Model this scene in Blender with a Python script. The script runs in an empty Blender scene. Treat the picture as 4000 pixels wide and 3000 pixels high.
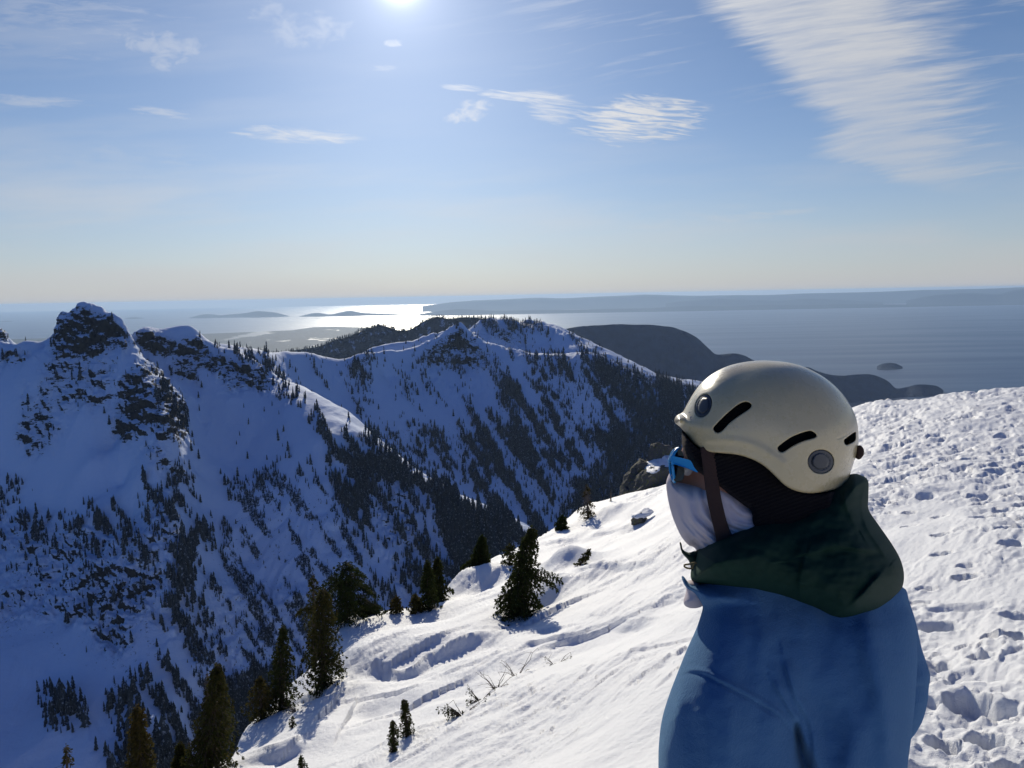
import bpy, math, random
import numpy as np
from mathutils import Matrix, Vector

SC = bpy.context.scene
COL = SC.collection

# ------------------------------------------------------------------ camera
FPX = 3004.0                      # focal length in photo pixels (4000 wide)
PITCH = math.atan((1500 - 1155) / FPX)
ROLL = math.radians(1.04)
_f = np.array([0, math.cos(PITCH), -math.sin(PITCH)])
_u0 = np.array([0, math.sin(PITCH), math.cos(PITCH)])
_x = np.array([1.0, 0, 0])
CF = _f
CR = math.cos(ROLL) * _x - math.sin(ROLL) * _u0
CU = math.sin(ROLL) * _x + math.cos(ROLL) * _u0
cam_d = bpy.data.cameras.new("camera")
cam_d.sensor_width = 36.0
cam_d.lens = 36.0 * FPX / 4000.0
cam_d.clip_start = 0.05
cam_d.clip_end = 300000.0
cam = bpy.data.objects.new("camera", cam_d)
COL.objects.link(cam)
cam.matrix_world = Matrix(((CR[0], CU[0], -CF[0], 0), (CR[1], CU[1], -CF[1], 0), (CR[2], CU[2], -CF[2], 0), (0, 0, 0, 1)))
SC.camera = cam


def ray(px, py):
    """unit-less ray through a photo pixel (forward component 1)"""
    px = np.asarray(px, float)[..., None]
    py = np.asarray(py, float)[..., None]
    return CF + CR * (px - 2000) / FPX - CU * (py - 1500) / FPX


def at_y(px, py, Y):
    """world point seen at (px,py) whose world y is Y"""
    r = ray(px, py)
    return r * (np.asarray(Y, float)[..., None] / r[..., 1:2])


def at_d(px, py, d):
    return ray(px, py) * np.asarray(d, float)[..., None]


def at_z(px, py, z):
    r = ray(px, py)
    return r * (z / r[..., 2:3])


def project(P):
    d = P @ CF
    return 2000 + FPX * (P @ CR) / d, 1500 - FPX * (P @ CU) / d, d


# ------------------------------------------------------------------ sun, sky
SUN = ray(1560, -92)
SUN = SUN / np.linalg.norm(SUN)
SUN_EL = math.asin(SUN[2])
SUN_AZ = math.atan2(SUN[0], SUN[1])          # clockwise from +Y
sun_d = bpy.data.lights.new("sun", 'SUN')
sun_d.energy = 3.9
sun_d.angle = math.radians(0.5)
sun_d.color = (1.0, 0.92, 0.76)
sun = bpy.data.objects.new("sun", sun_d)
COL.objects.link(sun)
sun.rotation_euler = Vector(SUN).to_track_quat('Z', 'Y').to_euler()

SC.view_settings.view_transform = 'Standard'
SC.view_settings.look = 'None'
SC.view_settings.gamma = 1
SC.view_settings.use_curve_mapping = False
SC.view_settings.exposure = 0.0
SC.cycles.max_bounces = 6
SC.cycles.diffuse_bounces = 3
SC.cycles.glossy_bounces = 2
SC.cycles.transmission_bounces = 4
SC.cycles.transparent_max_bounces = 6
SC.cycles.volume_bounces = 0
SC.cycles.use_denoising = True
SC.cycles.caustics_reflective = False
SC.cycles.caustics_refractive = False
SC.cycles.sample_clamp_indirect = 6.0

world = bpy.data.worlds.new("World")
SC.world = world
world.use_nodes = True


class NT:
    """tiny node-tree helper"""
    def __init__(self, tree):
        self.t = tree
        self.t.nodes.clear()

    def n(self, typ, **kw):
        nd = self.t.nodes.new(typ)
        for k, v in kw.items():
            setattr(nd, k, v)
        return nd

    def link(self, a, b):
        self.t.links.new(a, b)

    def put(self, sock, v):
        if v is None:
            return
        if hasattr(v, 'is_linked') or isinstance(v, bpy.types.NodeSocket):
            self.t.links.new(v, sock)
        else:
            if isinstance(v, (tuple, list)) and len(v) == 3 and sock.type == 'RGBA':
                v = (*v, 1)
            sock.default_value = v

    def m(self, op, a, b=None, c=None, clamp=False):
        nd = self.n('ShaderNodeMath', operation=op, use_clamp=clamp)
        self.put(nd.inputs[0], a)
        self.put(nd.inputs[1], b)
        self.put(nd.inputs[2], c)
        return nd.outputs[0]

    def vm(self, op, a, b=None, scale=None):
        nd = self.n('ShaderNodeVectorMath', operation=op)
        self.put(nd.inputs[0], a)
        self.put(nd.inputs[1], b)
        if scale is not None:
            self.put(nd.inputs[3], scale)
        return nd.outputs['Value'] if op in ('DOT_PRODUCT', 'LENGTH', 'DISTANCE') else nd.outputs[0]

    def smooth(self, v, a, b, lo=0.0, hi=1.0):
        nd = self.n('ShaderNodeMapRange', interpolation_type='SMOOTHSTEP')
        self.put(nd.inputs['Value'], v)
        nd.inputs['From Min'].default_value = a
        nd.inputs['From Max'].default_value = b
        nd.inputs['To Min'].default_value = lo
        nd.inputs['To Max'].default_value = hi
        return nd.outputs[0]

    def noise(self, vec, scale=1.0, detail=4.0, rough=0.5, dist=0.0, col=False):
        nd = self.n('ShaderNodeTexNoise')
        self.put(nd.inputs['Vector'], vec)
        nd.inputs['Scale'].default_value = scale
        nd.inputs['Detail'].default_value = detail
        nd.inputs['Roughness'].default_value = rough
        nd.inputs['Distortion'].default_value = dist
        return nd.outputs['Color' if col else 'Fac']

    def mix(self, fac, a, b):
        nd = self.n('ShaderNodeMix', data_type='RGBA')
        self.put(nd.inputs['Factor'], fac)
        self.put(nd.inputs['A'] if False else nd.inputs[6], a)
        self.put(nd.inputs[7], b)
        return nd.outputs[2]

    def comb(self, x, y, z=0.0):
        nd = self.n('ShaderNodeCombineXYZ')
        self.put(nd.inputs[0], x)
        self.put(nd.inputs[1], y)
        self.put(nd.inputs[2], z)
        return nd.outputs[0]

    def curve(self, v, pts):
        nd = self.n('ShaderNodeFloatCurve')
        self.put(nd.inputs['Value'], v)
        c = nd.mapping.curves[0]
        c.points[0].location = pts[0]
        c.points[1].location = pts[-1]
        for p in pts[1:-1]:
            c.points.new(*p)
        for p in c.points:
            p.handle_type = 'VECTOR'
        nd.mapping.update()
        return nd.outputs[0]


def build_world():
    T = NT(world.node_tree)
    sky = T.n('ShaderNodeTexSky', sky_type='NISHITA')
    sky.sun_disc = False
    sky.sun_elevation = SUN_EL
    sky.sun_rotation = SUN_AZ
    sky.altitude = 1500
    sky.air_density = 1.0
    sky.dust_density = 0.6
    sky.ozone_density = 2.0
    base = sky.outputs[0]
    tc = T.n('ShaderNodeTexCoord')
    d = tc.outputs['Generated']
    sp = T.n('ShaderNodeSeparateXYZ')
    T.put(sp.inputs[0], d)
    dx, dy, dz = sp.outputs
    dyc = T.m('MAXIMUM', dy, 0.05)
    X = T.m('DIVIDE', dx, dyc)       # gnomonic coordinates on the plane y = 1
    Z = T.m('DIVIDE', dz, dyc)
    front = T.smooth(dy, 0.05, 0.3)

    def XZ(px, py):
        r = ray(px, py)
        return float(r[0] / r[1]), float(r[2] / r[1])

    # high, thin ice cloud forward scatters round the sun
    cs = T.vm('DOT_PRODUCT', d, tuple(SUN))
    ang = T.m('ARCCOSINE', T.m('MINIMUM', cs, 1.0))
    g1 = T.m('POWER', 2.718, T.m('MULTIPLY', T.m('POWER', T.m('DIVIDE', ang, 0.021), 2.0), -1.0))
    g2 = T.m('POWER', 2.718, T.m('MULTIPLY', T.m('DIVIDE', ang, 0.13), -1.0))
    g3 = T.m('POWER', 2.718, T.m('MULTIPLY', T.m('DIVIDE', ang, 0.36), -1.0))

    # ---- clouds: streaked noise
    def rot(Xs, Zs, a, sx, sz):
        ca, sa = math.cos(a), math.sin(a)
        A = T.m('ADD', T.m('MULTIPLY', Xs, ca), T.m('MULTIPLY', Zs, sa))
        B = T.m('SUBTRACT', T.m('MULTIPLY', Zs, ca), T.m('MULTIPLY', Xs, sa))
        return T.comb(T.m('MULTIPLY', A, sx), T.m('MULTIPLY', B, sz))

    warp = T.noise(T.comb(T.m('MULTIPLY', X, 3.0), T.m('MULTIPLY', Z, 5.0)), 1, 2)
    Zw = T.m('ADD', Z, T.m('MULTIPLY', T.m('SUBTRACT', warp, 0.5), 0.03))
    streak = T.noise(rot(X, Zw, math.radians(7), 5, 62), 1, 5, 0.58)
    streak2 = T.noise(rot(X, Zw, math.radians(9), 14, 170), 1, 4, 0.6)
    st = T.m('ADD', T.m('MULTIPLY', streak, 0.68), T.m('MULTIPLY', streak2, 0.32))
    # big cirrus sheet, upper right: left and right border as curves of the height
    zb, zt = -0.0, 0.52

    def border(pts):
        out = []
        for (px, py) in pts:
            x, z = XZ(px, py)
            out.append(((z - zb) / (zt - zb), x))
        out.sort()
        return out
    zn = T.m('DIVIDE', T.m('SUBTRACT', T.m('ADD', Z, T.m('MULTIPLY', T.m('SUBTRACT', X, 0.5), -0.10)), zb), zt - zb)
    # the borders follow the tilt of the streaks
    def tilt(pts):
        out = []
        for (px, py) in pts:
            x, z = XZ(px, py)
            out.append((((z - (x - 0.5) * 0.10) - zb) / (zt - zb), x))
        out.sort()
        return out
    L = tilt([(2650, -60), (2790, 80), (2930, 210), (3020, 300), (3120, 400), (3230, 480), (3210, 560), (3170, 620), (3400, 655), (3480, 720), (3640, 760)])
    R = tilt([(3690, -60), (3700, 200), (3790, 300), (3800, 400), (3780, 480), (3830, 560), (3850, 640), (3860, 720), (3870, 760)])
    L = [(0.0, 1.0)] + L + [(1.0, L[-1][1])]
    R = [(0.0, R[0][1])] + R + [(1.0, R[-1][1])]
    n_edge = T.m('SUBTRACT', st, 0.5)
    cl = T.curve(zn, L)
    cr = T.curve(zn, R)
    mL = T.smooth(T.m('ADD', T.m('SUBTRACT', X, cl), T.m('MULTIPLY', n_edge, 0.13)), -0.015, 0.045)
    mR = T.smooth(T.m('ADD', T.m('SUBTRACT', cr, X), T.m('MULTIPLY', n_edge, 0.30)), -0.05, 0.09)
    zlow = XZ(3700, 770)[1]
    mB = T.smooth(Z, zlow - 0.005, zlow + 0.03)
    sheet = T.m('MULTIPLY', T.m('MULTIPLY', mL, mR), mB)
    body = T.smooth(st, 0.33, 0.66, 0.50, 0.92)
    sheet = T.m('MULTIPLY', sheet, body)
    sheet = T.m('MULTIPLY', sheet, T.smooth(Z, zlow, zlow + 0.22, 0.55, 0.95))
    # faint streaks left of the sheet
    fl = T.m('MULTIPLY', T.smooth(T.m('SUBTRACT', X, cl), -0.42, 0.0), T.smooth(st, 0.5, 0.66, 0, 0.28))
    fl = T.m('MULTIPLY', fl, T.smooth(Z, 0.20, 0.30))
    # small clouds
    wisp = T.noise(rot(X, Zw, math.radians(-4), 20, 130), 1, 7, 0.66, 0.5)
    ripple = T.noise(rot(X, Zw, math.radians(-7), 22, 190), 1, 5, 0.55, 0.9)
    puff = T.noise(T.comb(T.m('MULTIPLY', X, 38), T.m('MULTIPLY', Z, 62)), 1, 6, 0.62, 0.6)
    total = T.m('MAXIMUM', sheet, fl)
    specs = [(1160, 527, 270, 34, 4, wisp, 1.0), (1830, 437, 105, 42, -16, puff, 0.95), (2050, 375, 190, 22, 5, ripple, 1.1),
             (2180, 425, 150, 60, 12, ripple, 0.8), (2500, 468, 280, 95, -4, ripple, 1.35), (560, 155, 200, 52, 5, puff, 0.5), (690, 210, 140, 54, -22, puff, 0.5),
             (1190, 120, 200, 70, -4, puff, 0.36), (1050, 50, 90, 50, 0, puff, 0.3), (1540, 168, 40, 16, 0, puff, 0.7), (1500, 265, 60, 16, 0, wisp, 0.6),
             (640, 440, 150, 24, 8, wisp, 0.6), (100, 395, 260, 26, 3, wisp, 0.5), (2750, 865, 520, 20, -5, wisp, 0.45),
             (2350, 905, 700, 80, -3, wisp, 0.25), (1810, 345, 90, 14, 6, ripple, 0.8), (60, 75, 700, 150, 5, wisp, 0.33), (200, 620, 700, 70, 2, wisp, 0.28)]
    for (px, py, rx, ry, a, tex, s) in specs:
        cx, cz = XZ(px, py)
        a = math.radians(-a)
        ax = T.m('SUBTRACT', X, cx)
        az = T.m('SUBTRACT', Z, cz)
        ca, sa = math.cos(a), math.sin(a)
        A = T.m('DIVIDE', T.m('ADD', T.m('MULTIPLY', ax, ca), T.m('MULTIPLY', az, sa)), rx / FPX * 1.05)
        B = T.m('DIVIDE', T.m('SUBTRACT', T.m('MULTIPLY', az, ca), T.m('MULTIPLY', ax, sa)), ry / FPX * 1.1)
        q = T.m('ADD', T.m('MULTIPLY', A, A), T.m('MULTIPLY', B, B))
        em = T.smooth(q, 0.0, 1.5, 1.0, 0.0)
        v = T.m('MULTIPLY', T.smooth(T.m('ADD', T.m('MULTIPLY', em, 0.32), tex), 0.60, 0.98), T.m('MULTIPLY', T.smooth(em, 0.0, 0.7), s * 0.70))
        total = T.m('MAXIMUM', total, v)
    # thin veil low over the horizon and in the upper left
    veil_n = T.noise(rot(X, Z, math.radians(2), 2.2, 16), 1, 4, 0.55)
    veil = T.m('MULTIPLY', T.smooth(veil_n, 0.40, 0.68), T.m('ADD', T.smooth(Z, 0.10, 0.22, 0.30, 0.0), T.smooth(X, 0.0, -0.6, 0.03, 0.20)))
    total = T.m('MINIMUM', T.m('MAXIMUM', total, veil), 0.97)
    total = T.m('MULTIPLY', total, front)

    # colours
    grade = T.n('ShaderNodeMix', data_type='RGBA', blend_type='MULTIPLY')
    grade.inputs[0].default_value = 1.0
    T.link(base, grade.inputs[6])
    grade.inputs[7].default_value = (0.77, 0.92, 1.12, 1)
    zen = T.m('MULTIPLY', T.smooth(dz, 0.42, 0.72, 1.0, 0.0), T.smooth(dy, -0.4, 0.35, 0.1, 1.0))   # deep blue overhead and away from the sun
    skyc = T.vm('SCALE', grade.outputs[2], None, SKY_K)
    skyc = T.mix(zen, T.vm('MULTIPLY', skyc, (0.31, 0.67, 1.18)), skyc)
    cloudc = T.vm('SCALE', (0.98, 0.985, 1.0), None, T.m('ADD', 0.54, T.m('MULTIPLY', g3, 0.5)))
    mixed = T.mix(total, skyc, cloudc)
    glow = T.vm('ADD', T.vm('SCALE', (1.0, 0.97, 0.95), None, T.m('MULTIPLY', g1, 1.6)),
                T.vm('SCALE', (0.80, 0.86, 1.0), None, T.m('ADD', T.m('MULTIPLY', g2, 0.27), T.m('MULTIPLY', g3, 0.022))))
    # whitening of the air low over the horizon
    hz = T.m('POWER', 2.718, T.m('MULTIPLY', T.m('MAXIMUM', dz, 0.0), -10.5))
    hz = T.m('MULTIPLY', hz, T.smooth(T.vm('DOT_PRODUCT', d, (math.sin(SUN_AZ), math.cos(SUN_AZ), 0.0)), -0.4, 0.8, 0.25, 0.9))
    mixed = T.mix(hz, mixed, (0.49, 0.49, 0.515))
    g0 = T.m('POWER', 2.718, T.m('MULTIPLY', T.m('POWER', T.m('DIVIDE', ang, 0.055), 2.0), -1.0))
    glow = T.vm('ADD', glow, T.vm('SCALE', (0.97, 0.97, 1.0), None, T.m('MULTIPLY', g0, 0.22)))
    out_c = T.vm('ADD', mixed, glow)
    bg = T.n('ShaderNodeBackground')
    T.link(out_c, bg.inputs[0])
    bg.inputs[1].default_value = 1.0
    out = T.n('ShaderNodeOutputWorld')
    T.link(bg.outputs[0], out.inputs[0])


SKY_K = 0.067
build_world()

# ------------------------------------------------------------------ tools
rng = np.random.default_rng(7)
random.seed(7)


def new_mat(name):
    m = bpy.data.materials.new(name)
    m.use_nodes = True
    return m, NT(m.node_tree)


def principled(T, **kw):
    p = T.n('ShaderNodeBsdfPrincipled')
    for k, v in kw.items():
        T.put(p.inputs[k], v)
    o = T.n('ShaderNodeOutputMaterial')
    T.link(p.outputs[0], o.inputs[0])
    return p


def add_bump(T, p, h, dist=0.01, strength=1.0):
    b = T.n('ShaderNodeBump')
    b.inputs['Strength'].default_value = strength
    b.inputs['Distance'].default_value = dist
    T.put(b.inputs['Height'], h)
    T.link(b.outputs[0], p.inputs['Normal'])
    return b


def mesh_obj(name, verts, faces, mat, parent=None, smooth=True, attrs=None, link=True):
    verts = np.ascontiguousarray(verts, dtype=np.float32)
    me = bpy.data.meshes.new(name)
    me.vertices.add(len(verts))
    me.vertices.foreach_set('co', verts.ravel())
    if isinstance(faces, np.ndarray):
        k = faces.shape[1]
        me.loops.add(faces.size)
        me.loops.foreach_set('vertex_index', np.ascontiguousarray(faces, dtype=np.int32).ravel())
        me.polygons.add(len(faces))
        me.polygons.foreach_set('loop_start', np.arange(0, faces.size, k, dtype=np.int32))
        try:
            me.polygons.foreach_set('loop_total', np.full(len(faces), k, dtype=np.int32))
        except Exception:
            pass
    else:
        tot = [len(f) for f in faces]
        flat = [i for f in faces for i in f]
        me.loops.add(len(flat))
        me.loops.foreach_set('vertex_index', flat)
        me.polygons.add(len(faces))
        me.polygons.foreach_set('loop_start', np.concatenate([[0], np.cumsum(tot)[:-1]]).astype(np.int32))
    me.update(calc_edges=True)
    me.validate()
    if attrs:
        for k, v in attrs.items():
            a = me.attributes.new(k, 'FLOAT', 'POINT')
            a.data.foreach_set('value', np.ascontiguousarray(v, dtype=np.float32).ravel())
    me.polygons.foreach_set('use_smooth', np.full(len(me.polygons), bool(smooth)))
    if mat is not None:
        me.materials.append(mat)
    ob = bpy.data.objects.new(name, me)
    if link:
        COL.objects.link(ob)
    if parent is not None:
        ob.parent = parent
    return ob


def tag(o, label=None, category=None, group=None, kind=None):
    if label:
        o['label'] = label
    if category:
        o['category'] = category
    if group:
        o['group'] = group
    if kind:
        o['kind'] = kind
    return o


def empty(name, loc, label, category, group=None):
    o = bpy.data.objects.new(name, None)
    o.empty_display_size = 0.2
    COL.objects.link(o)
    o.location = loc
    return tag(o, label, category, group)


def grid_faces(nu, nv):
    i = np.arange((nu - 1) * (nv - 1))
    a = (i // (nv - 1)) * nv + i % (nv - 1)
    return np.stack([a, a + nv, a + nv + 1, a + 1], 1)


_ang = np.linspace(0, 2 * np.pi, 256, endpoint=False)
_GX, _GY = np.cos(_ang).astype(np.float32), np.sin(_ang).astype(np.float32)
_g3 = np.random.default_rng(3).normal(size=(256, 3))
_g3 = (_g3 / np.linalg.norm(_g3, axis=1)[:, None] * 1.3).astype(np.float32)


def _hash(ix, iy, iz, seed):
    n = (ix.astype(np.uint32) * np.uint32(374761393) + iy.astype(np.uint32) * np.uint32(668265263)
         + np.uint32((seed * 1442695041) & 0xffffffff))
    if iz is not None:
        n = n + iz.astype(np.uint32) * np.uint32(2147483647)
    n = (n ^ (n >> np.uint32(13))) * np.uint32(1274126177)
    return ((n ^ (n >> np.uint32(16))) & np.uint32(255)).astype(np.int64)


def noise2(x, y, seed=0):
    x0, y0 = np.floor(x), np.floor(y)
    fx, fy = (x - x0).astype(np.float32), (y - y0).astype(np.float32)
    ix, iy = x0.astype(np.int64), y0.astype(np.int64)
    ux, uy = fx * fx * fx * (fx * (fx * 6 - 15) + 10), fy * fy * fy * (fy * (fy * 6 - 15) + 10)

    def g(a, b):
        h = _hash(ix + a, iy + b, None, seed)
        return _GX[h] * (fx - a) + _GY[h] * (fy - b)
    n0 = g(0, 0) * (1 - ux) + g(1, 0) * ux
    n1 = g(0, 1) * (1 - ux) + g(1, 1) * ux
    return (n0 * (1 - uy) + n1 * uy) * 1.45


def noise3(x, y, z, seed=0):
    x0, y0, z0 = np.floor(x), np.floor(y), np.floor(z)
    fx, fy, fz = [(a - b).astype(np.float32) for a, b in ((x, x0), (y, y0), (z, z0))]
    ix, iy, iz = x0.astype(np.int64), y0.astype(np.int64), z0.astype(np.int64)
    ux, uy, uz = [f * f * (3 - 2 * f) for f in (fx, fy, fz)]
    r = 0
    for a in (0, 1):
        for b in (0, 1):
            for c in (0, 1):
                h = _hash(ix + a, iy + b, iz + c, seed)
                d = _g3[h, 0] * (fx - a) + _g3[h, 1] * (fy - b) + _g3[h, 2] * (fz - c)
                r = r + d * (ux if a else 1 - ux) * (uy if b else 1 - uy) * (uz if c else 1 - uz)
    return r


def fbm2(x, y, octv=5, seed=0, gain=0.5, lac=2.03):
    s, a = 0, 1.0
    for i in range(octv):
        s = s + a * noise2(x + 17.3 * i, y - 9.1 * i, seed + i)
        x, y, a = x * lac, y * lac, a * gain
    return s


def ridged2(x, y, octv=5, seed=0, gain=0.5, lac=2.03):
    s, a = 0, 1.0
    for i in range(octv):
        s = s + a * (1 - 2 * np.abs(noise2(x + 17.3 * i, y - 9.1 * i, seed + i)))
        x, y, a = x * lac, y * lac, a * gain
    return s


def fbm3(x, y, z, octv=3, seed=0, gain=0.5):
    s, a = 0, 1.0
    for i in range(octv):
        s = s + a * noise3(x, y, z, seed + i)
        x, y, z, a = x * 2.03, y * 2.03, z * 2.03, a * gain
    return s


def sstep(x, a, b):
    t = np.clip((x - a) / (b - a), 0, 1)
    return t * t * (3 - 2 * t)


class RBF:
    def __init__(self, pts, smooth=0.0):
        pts = np.asarray(pts, float)
        self.c = pts[:, :2]
        self.s = np.abs(self.c).max()
        c = self.c / self.s
        n = len(c)
        A = np.zeros((n + 3, n + 3))
        A[:n, :n] = -np.linalg.norm(c[:, None] - c[None], axis=2) + smooth * np.eye(n)
        A[:n, n] = 1
        A[:n, n + 1:] = c
        A[n:, :n] = A[:n, n:].T
        b = np.zeros(n + 3)
        b[:n] = pts[:, 2]
        self.w = np.linalg.lstsq(A, b, rcond=None)[0]

    def __call__(self, x, y):
        sh = np.shape(x)
        x = (np.ravel(x) / self.s).astype(np.float32)
        y = (np.ravel(y) / self.s).astype(np.float32)
        out = np.empty(len(x))
        c = (self.c / self.s).astype(np.float32)
        w = self.w[:-3].astype(np.float32)
        for i in range(0, len(x), 20000):
            dx = x[i:i + 20000, None] - c[None, :, 0]
            dy = y[i:i + 20000, None] - c[None, :, 1]
            out[i:i + 20000] = -np.sqrt(dx * dx + dy * dy) @ w
        out += self.w[-3] + self.w[-2] * x + self.w[-1] * y
        return out.reshape(sh)


def poly_sd(px, py, poly):
    """signed distance to a polygon, negative outside, positive inside"""
    P = np.asarray(poly, float)
    sh = np.shape(px)
    x, y = np.ravel(px), np.ravel(py)
    d = np.full(len(x), 1e18)
    ins = np.zeros(len(x), bool)
    n = len(P)
    for i in range(n):
        ax, ay = P[i]
        bx, by = P[(i + 1) % n]
        ex, ey = bx - ax, by - ay
        t = np.clip(((x - ax) * ex + (y - ay) * ey) / (ex * ex + ey * ey + 1e-12), 0, 1)
        d = np.minimum(d, (x - ax - t * ex) ** 2 + (y - ay - t * ey) ** 2)
        cond = (ay > y) != (by > y)
        xi = (bx - ax) * (y - ay) / ((by - ay) if by != ay else 1e-12) + ax
        ins ^= cond & (x < xi)
    d = np.sqrt(d)
    return np.where(ins, d, -d).reshape(sh)


def line_d(px, py, line):
    P = np.asarray(line, float)
    d = np.full(np.shape(px), 1e18)
    for i in range(len(P) - 1):
        ax, ay = P[i]
        ex, ey = P[i + 1] - P[i]
        t = np.clip(((px - ax) * ex + (py - ay) * ey) / (ex * ex + ey * ey + 1e-12), 0, 1)
        d = np.minimum(d, (px - ax - t * ex) ** 2 + (py - ay - t * ey) ** 2)
    return np.sqrt(d)


def line_sd(px, py, line):
    """signed distance to a polyline (sign: side)"""
    P = np.asarray(line, float)
    best = np.full(np.shape(px), 1e18)
    sg = np.ones(np.shape(px))
    for i in range(len(P) - 1):
        ax, ay = P[i]
        ex, ey = P[i + 1] - P[i]
        t = np.clip(((px - ax) * ex + (py - ay) * ey) / (ex * ex + ey * ey + 1e-12), 0, 1)
        d = (px - ax - t * ex) ** 2 + (py - ay - t * ey) ** 2
        s = np.sign(ex * (py - ay) - ey * (px - ax))
        sg = np.where(d < best, s, sg)
        best = np.minimum(best, d)
    return np.sqrt(best) * sg


def catmull(pts, n=8, closed=True):
    P = np.asarray(pts, float)
    N = len(P)
    out = []
    rngi = range(N) if closed else range(N - 1)
    for i in rngi:
        p0 = P[(i - 1) % N] if closed or i > 0 else P[i]
        p1, p2 = P[i], P[(i + 1) % N]
        p3 = P[(i + 2) % N] if closed or i + 2 < N else p2
        for k in range(n):
            t = k / n
            out.append(0.5 * ((2 * p1) + (-p0 + p2) * t + (2 * p0 - 5 * p1 + 4 * p2 - p3) * t * t + (-p0 + 3 * p1 - 3 * p2 + p3) * t ** 3))
    if not closed:
        out.append(P[-1])
    return np.array(out)


def blur2(a, n=1):
    for _ in range(n):
        p = np.pad(a, 1, mode='edge')
        a = (p[:-2, 1:-1] + 2 * p[1:-1, 1:-1] + p[2:, 1:-1]) / 4
        p = np.pad(a, 1, mode='edge')
        a = (p[1:-1, :-2] + 2 * p[1:-1, 1:-1] + p[1:-1, 2:]) / 4
    return a


def surface_nets(F):
    """F<0 inside; returns vertices in grid coordinates and quads"""
    nx, ny, nz = F.shape
    S = F < 0
    cells = np.zeros((nx - 1, ny - 1, nz - 1), np.int8)
    corners = [(a, b, c) for a in (0, 1) for b in (0, 1) for c in (0, 1)]
    for a, b, c in corners:
        cells += S[a:nx - 1 + a, b:ny - 1 + b, c:nz - 1 + c]
    act = (cells > 0) & (cells < 8)
    I, J, K = np.nonzero(act)
    vals = {c: F[I + c[0], J + c[1], K + c[2]] for c in corners}
    acc = np.zeros((len(I), 3))
    cnt = np.zeros(len(I))
    for a in corners:
        for ax in range(3):
            if a[ax] == 0:
                b = list(a)
                b[ax] = 1
                b = tuple(b)
                fa, fb = vals[a], vals[b]
                m = (fa < 0) != (fb < 0)
                t = np.where(m, fa / np.where(m, fa - fb, 1), 0)
                p = np.tile(np.array(a, float), (len(I), 1))
                p[:, ax] = t
                acc += p * m[:, None]
                cnt += m
    V = np.stack([I, J, K], 1) + acc / cnt[:, None]
    idx = np.full(act.shape, -1, np.int64)
    idx[I, J, K] = np.arange(len(I))
    faces = []
    # x edges
    for ax in range(3):
        sl0 = [slice(None)] * 3
        sl1 = [slice(None)] * 3
        sl0[ax] = slice(0, -1)
        sl1[ax] = slice(1, None)
        s0, s1 = S[tuple(sl0)], S[tuple(sl1)]
        m = s0 != s1
        o = [k for k in range(3) if k != ax]
        keep = [slice(None)] * 3
        keep[o[0]] = slice(1, -1)
        keep[o[1]] = slice(1, -1)
        m2 = np.zeros_like(m)
        m2[tuple(keep)] = m[tuple(keep)]
        E = np.stack(np.nonzero(m2), 1)
        if len(E) == 0:
            continue

        def cell(d0, d1):
            q = E.copy()
            q[:, o[0]] -= d0
            q[:, o[1]] -= d1
            return idx[q[:, 0], q[:, 1], q[:, 2]]
        q = np.stack([cell(1, 1), cell(0, 1), cell(0, 0), cell(1, 0)], 1)
        flip = s0[E[:, 0], E[:, 1], E[:, 2]]
        if ax == 1:
            flip = ~flip
        q = np.where(flip[:, None], q, q[:, ::-1])
        faces.append(q)
    return V, np.concatenate(faces)


# ------------------------------------------------------------------ materials: snow, rock, forest
def snow_material(name, grain=1.0):
    m, T = new_mat(name)
    g = T.n('ShaderNodeNewGeometry')
    P = g.outputs['Position']
    n1 = T.noise(P, 9.0 * grain, 5, 0.6)
    n2 = T.noise(P, 90.0 * grain, 3, 0.7)
    c = T.mix(T.noise(P, 0.7, 3), (0.80, 0.815, 0.84), (0.86, 0.865, 0.875))
    p = principled(T, **{'Base Color': c, 'Roughness': 0.62, 'Specular IOR Level': 0.25})
    vo = T.n('ShaderNodeTexVoronoi')
    T.put(vo.inputs['Vector'], P)
    vo.inputs['Scale'].default_value = 55.0
    spark = T.m('MULTIPLY', T.smooth(vo.outputs['Distance'], 0.0, 0.35, 1, 0), 1.0)
    r = T.smooth(T.noise(P, 140.0, 1), 0.66, 0.74, 0.62, 0.22)
    T.link(r, p.inputs['Roughness'])
    h = T.m('ADD', T.m('MULTIPLY', n1, 0.7), T.m('ADD', T.m('MULTIPLY', n2, 0.28), T.m('MULTIPLY', spark, 0.10)))
    add_bump(T, p, h, 0.035, 0.9)
    return m


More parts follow.
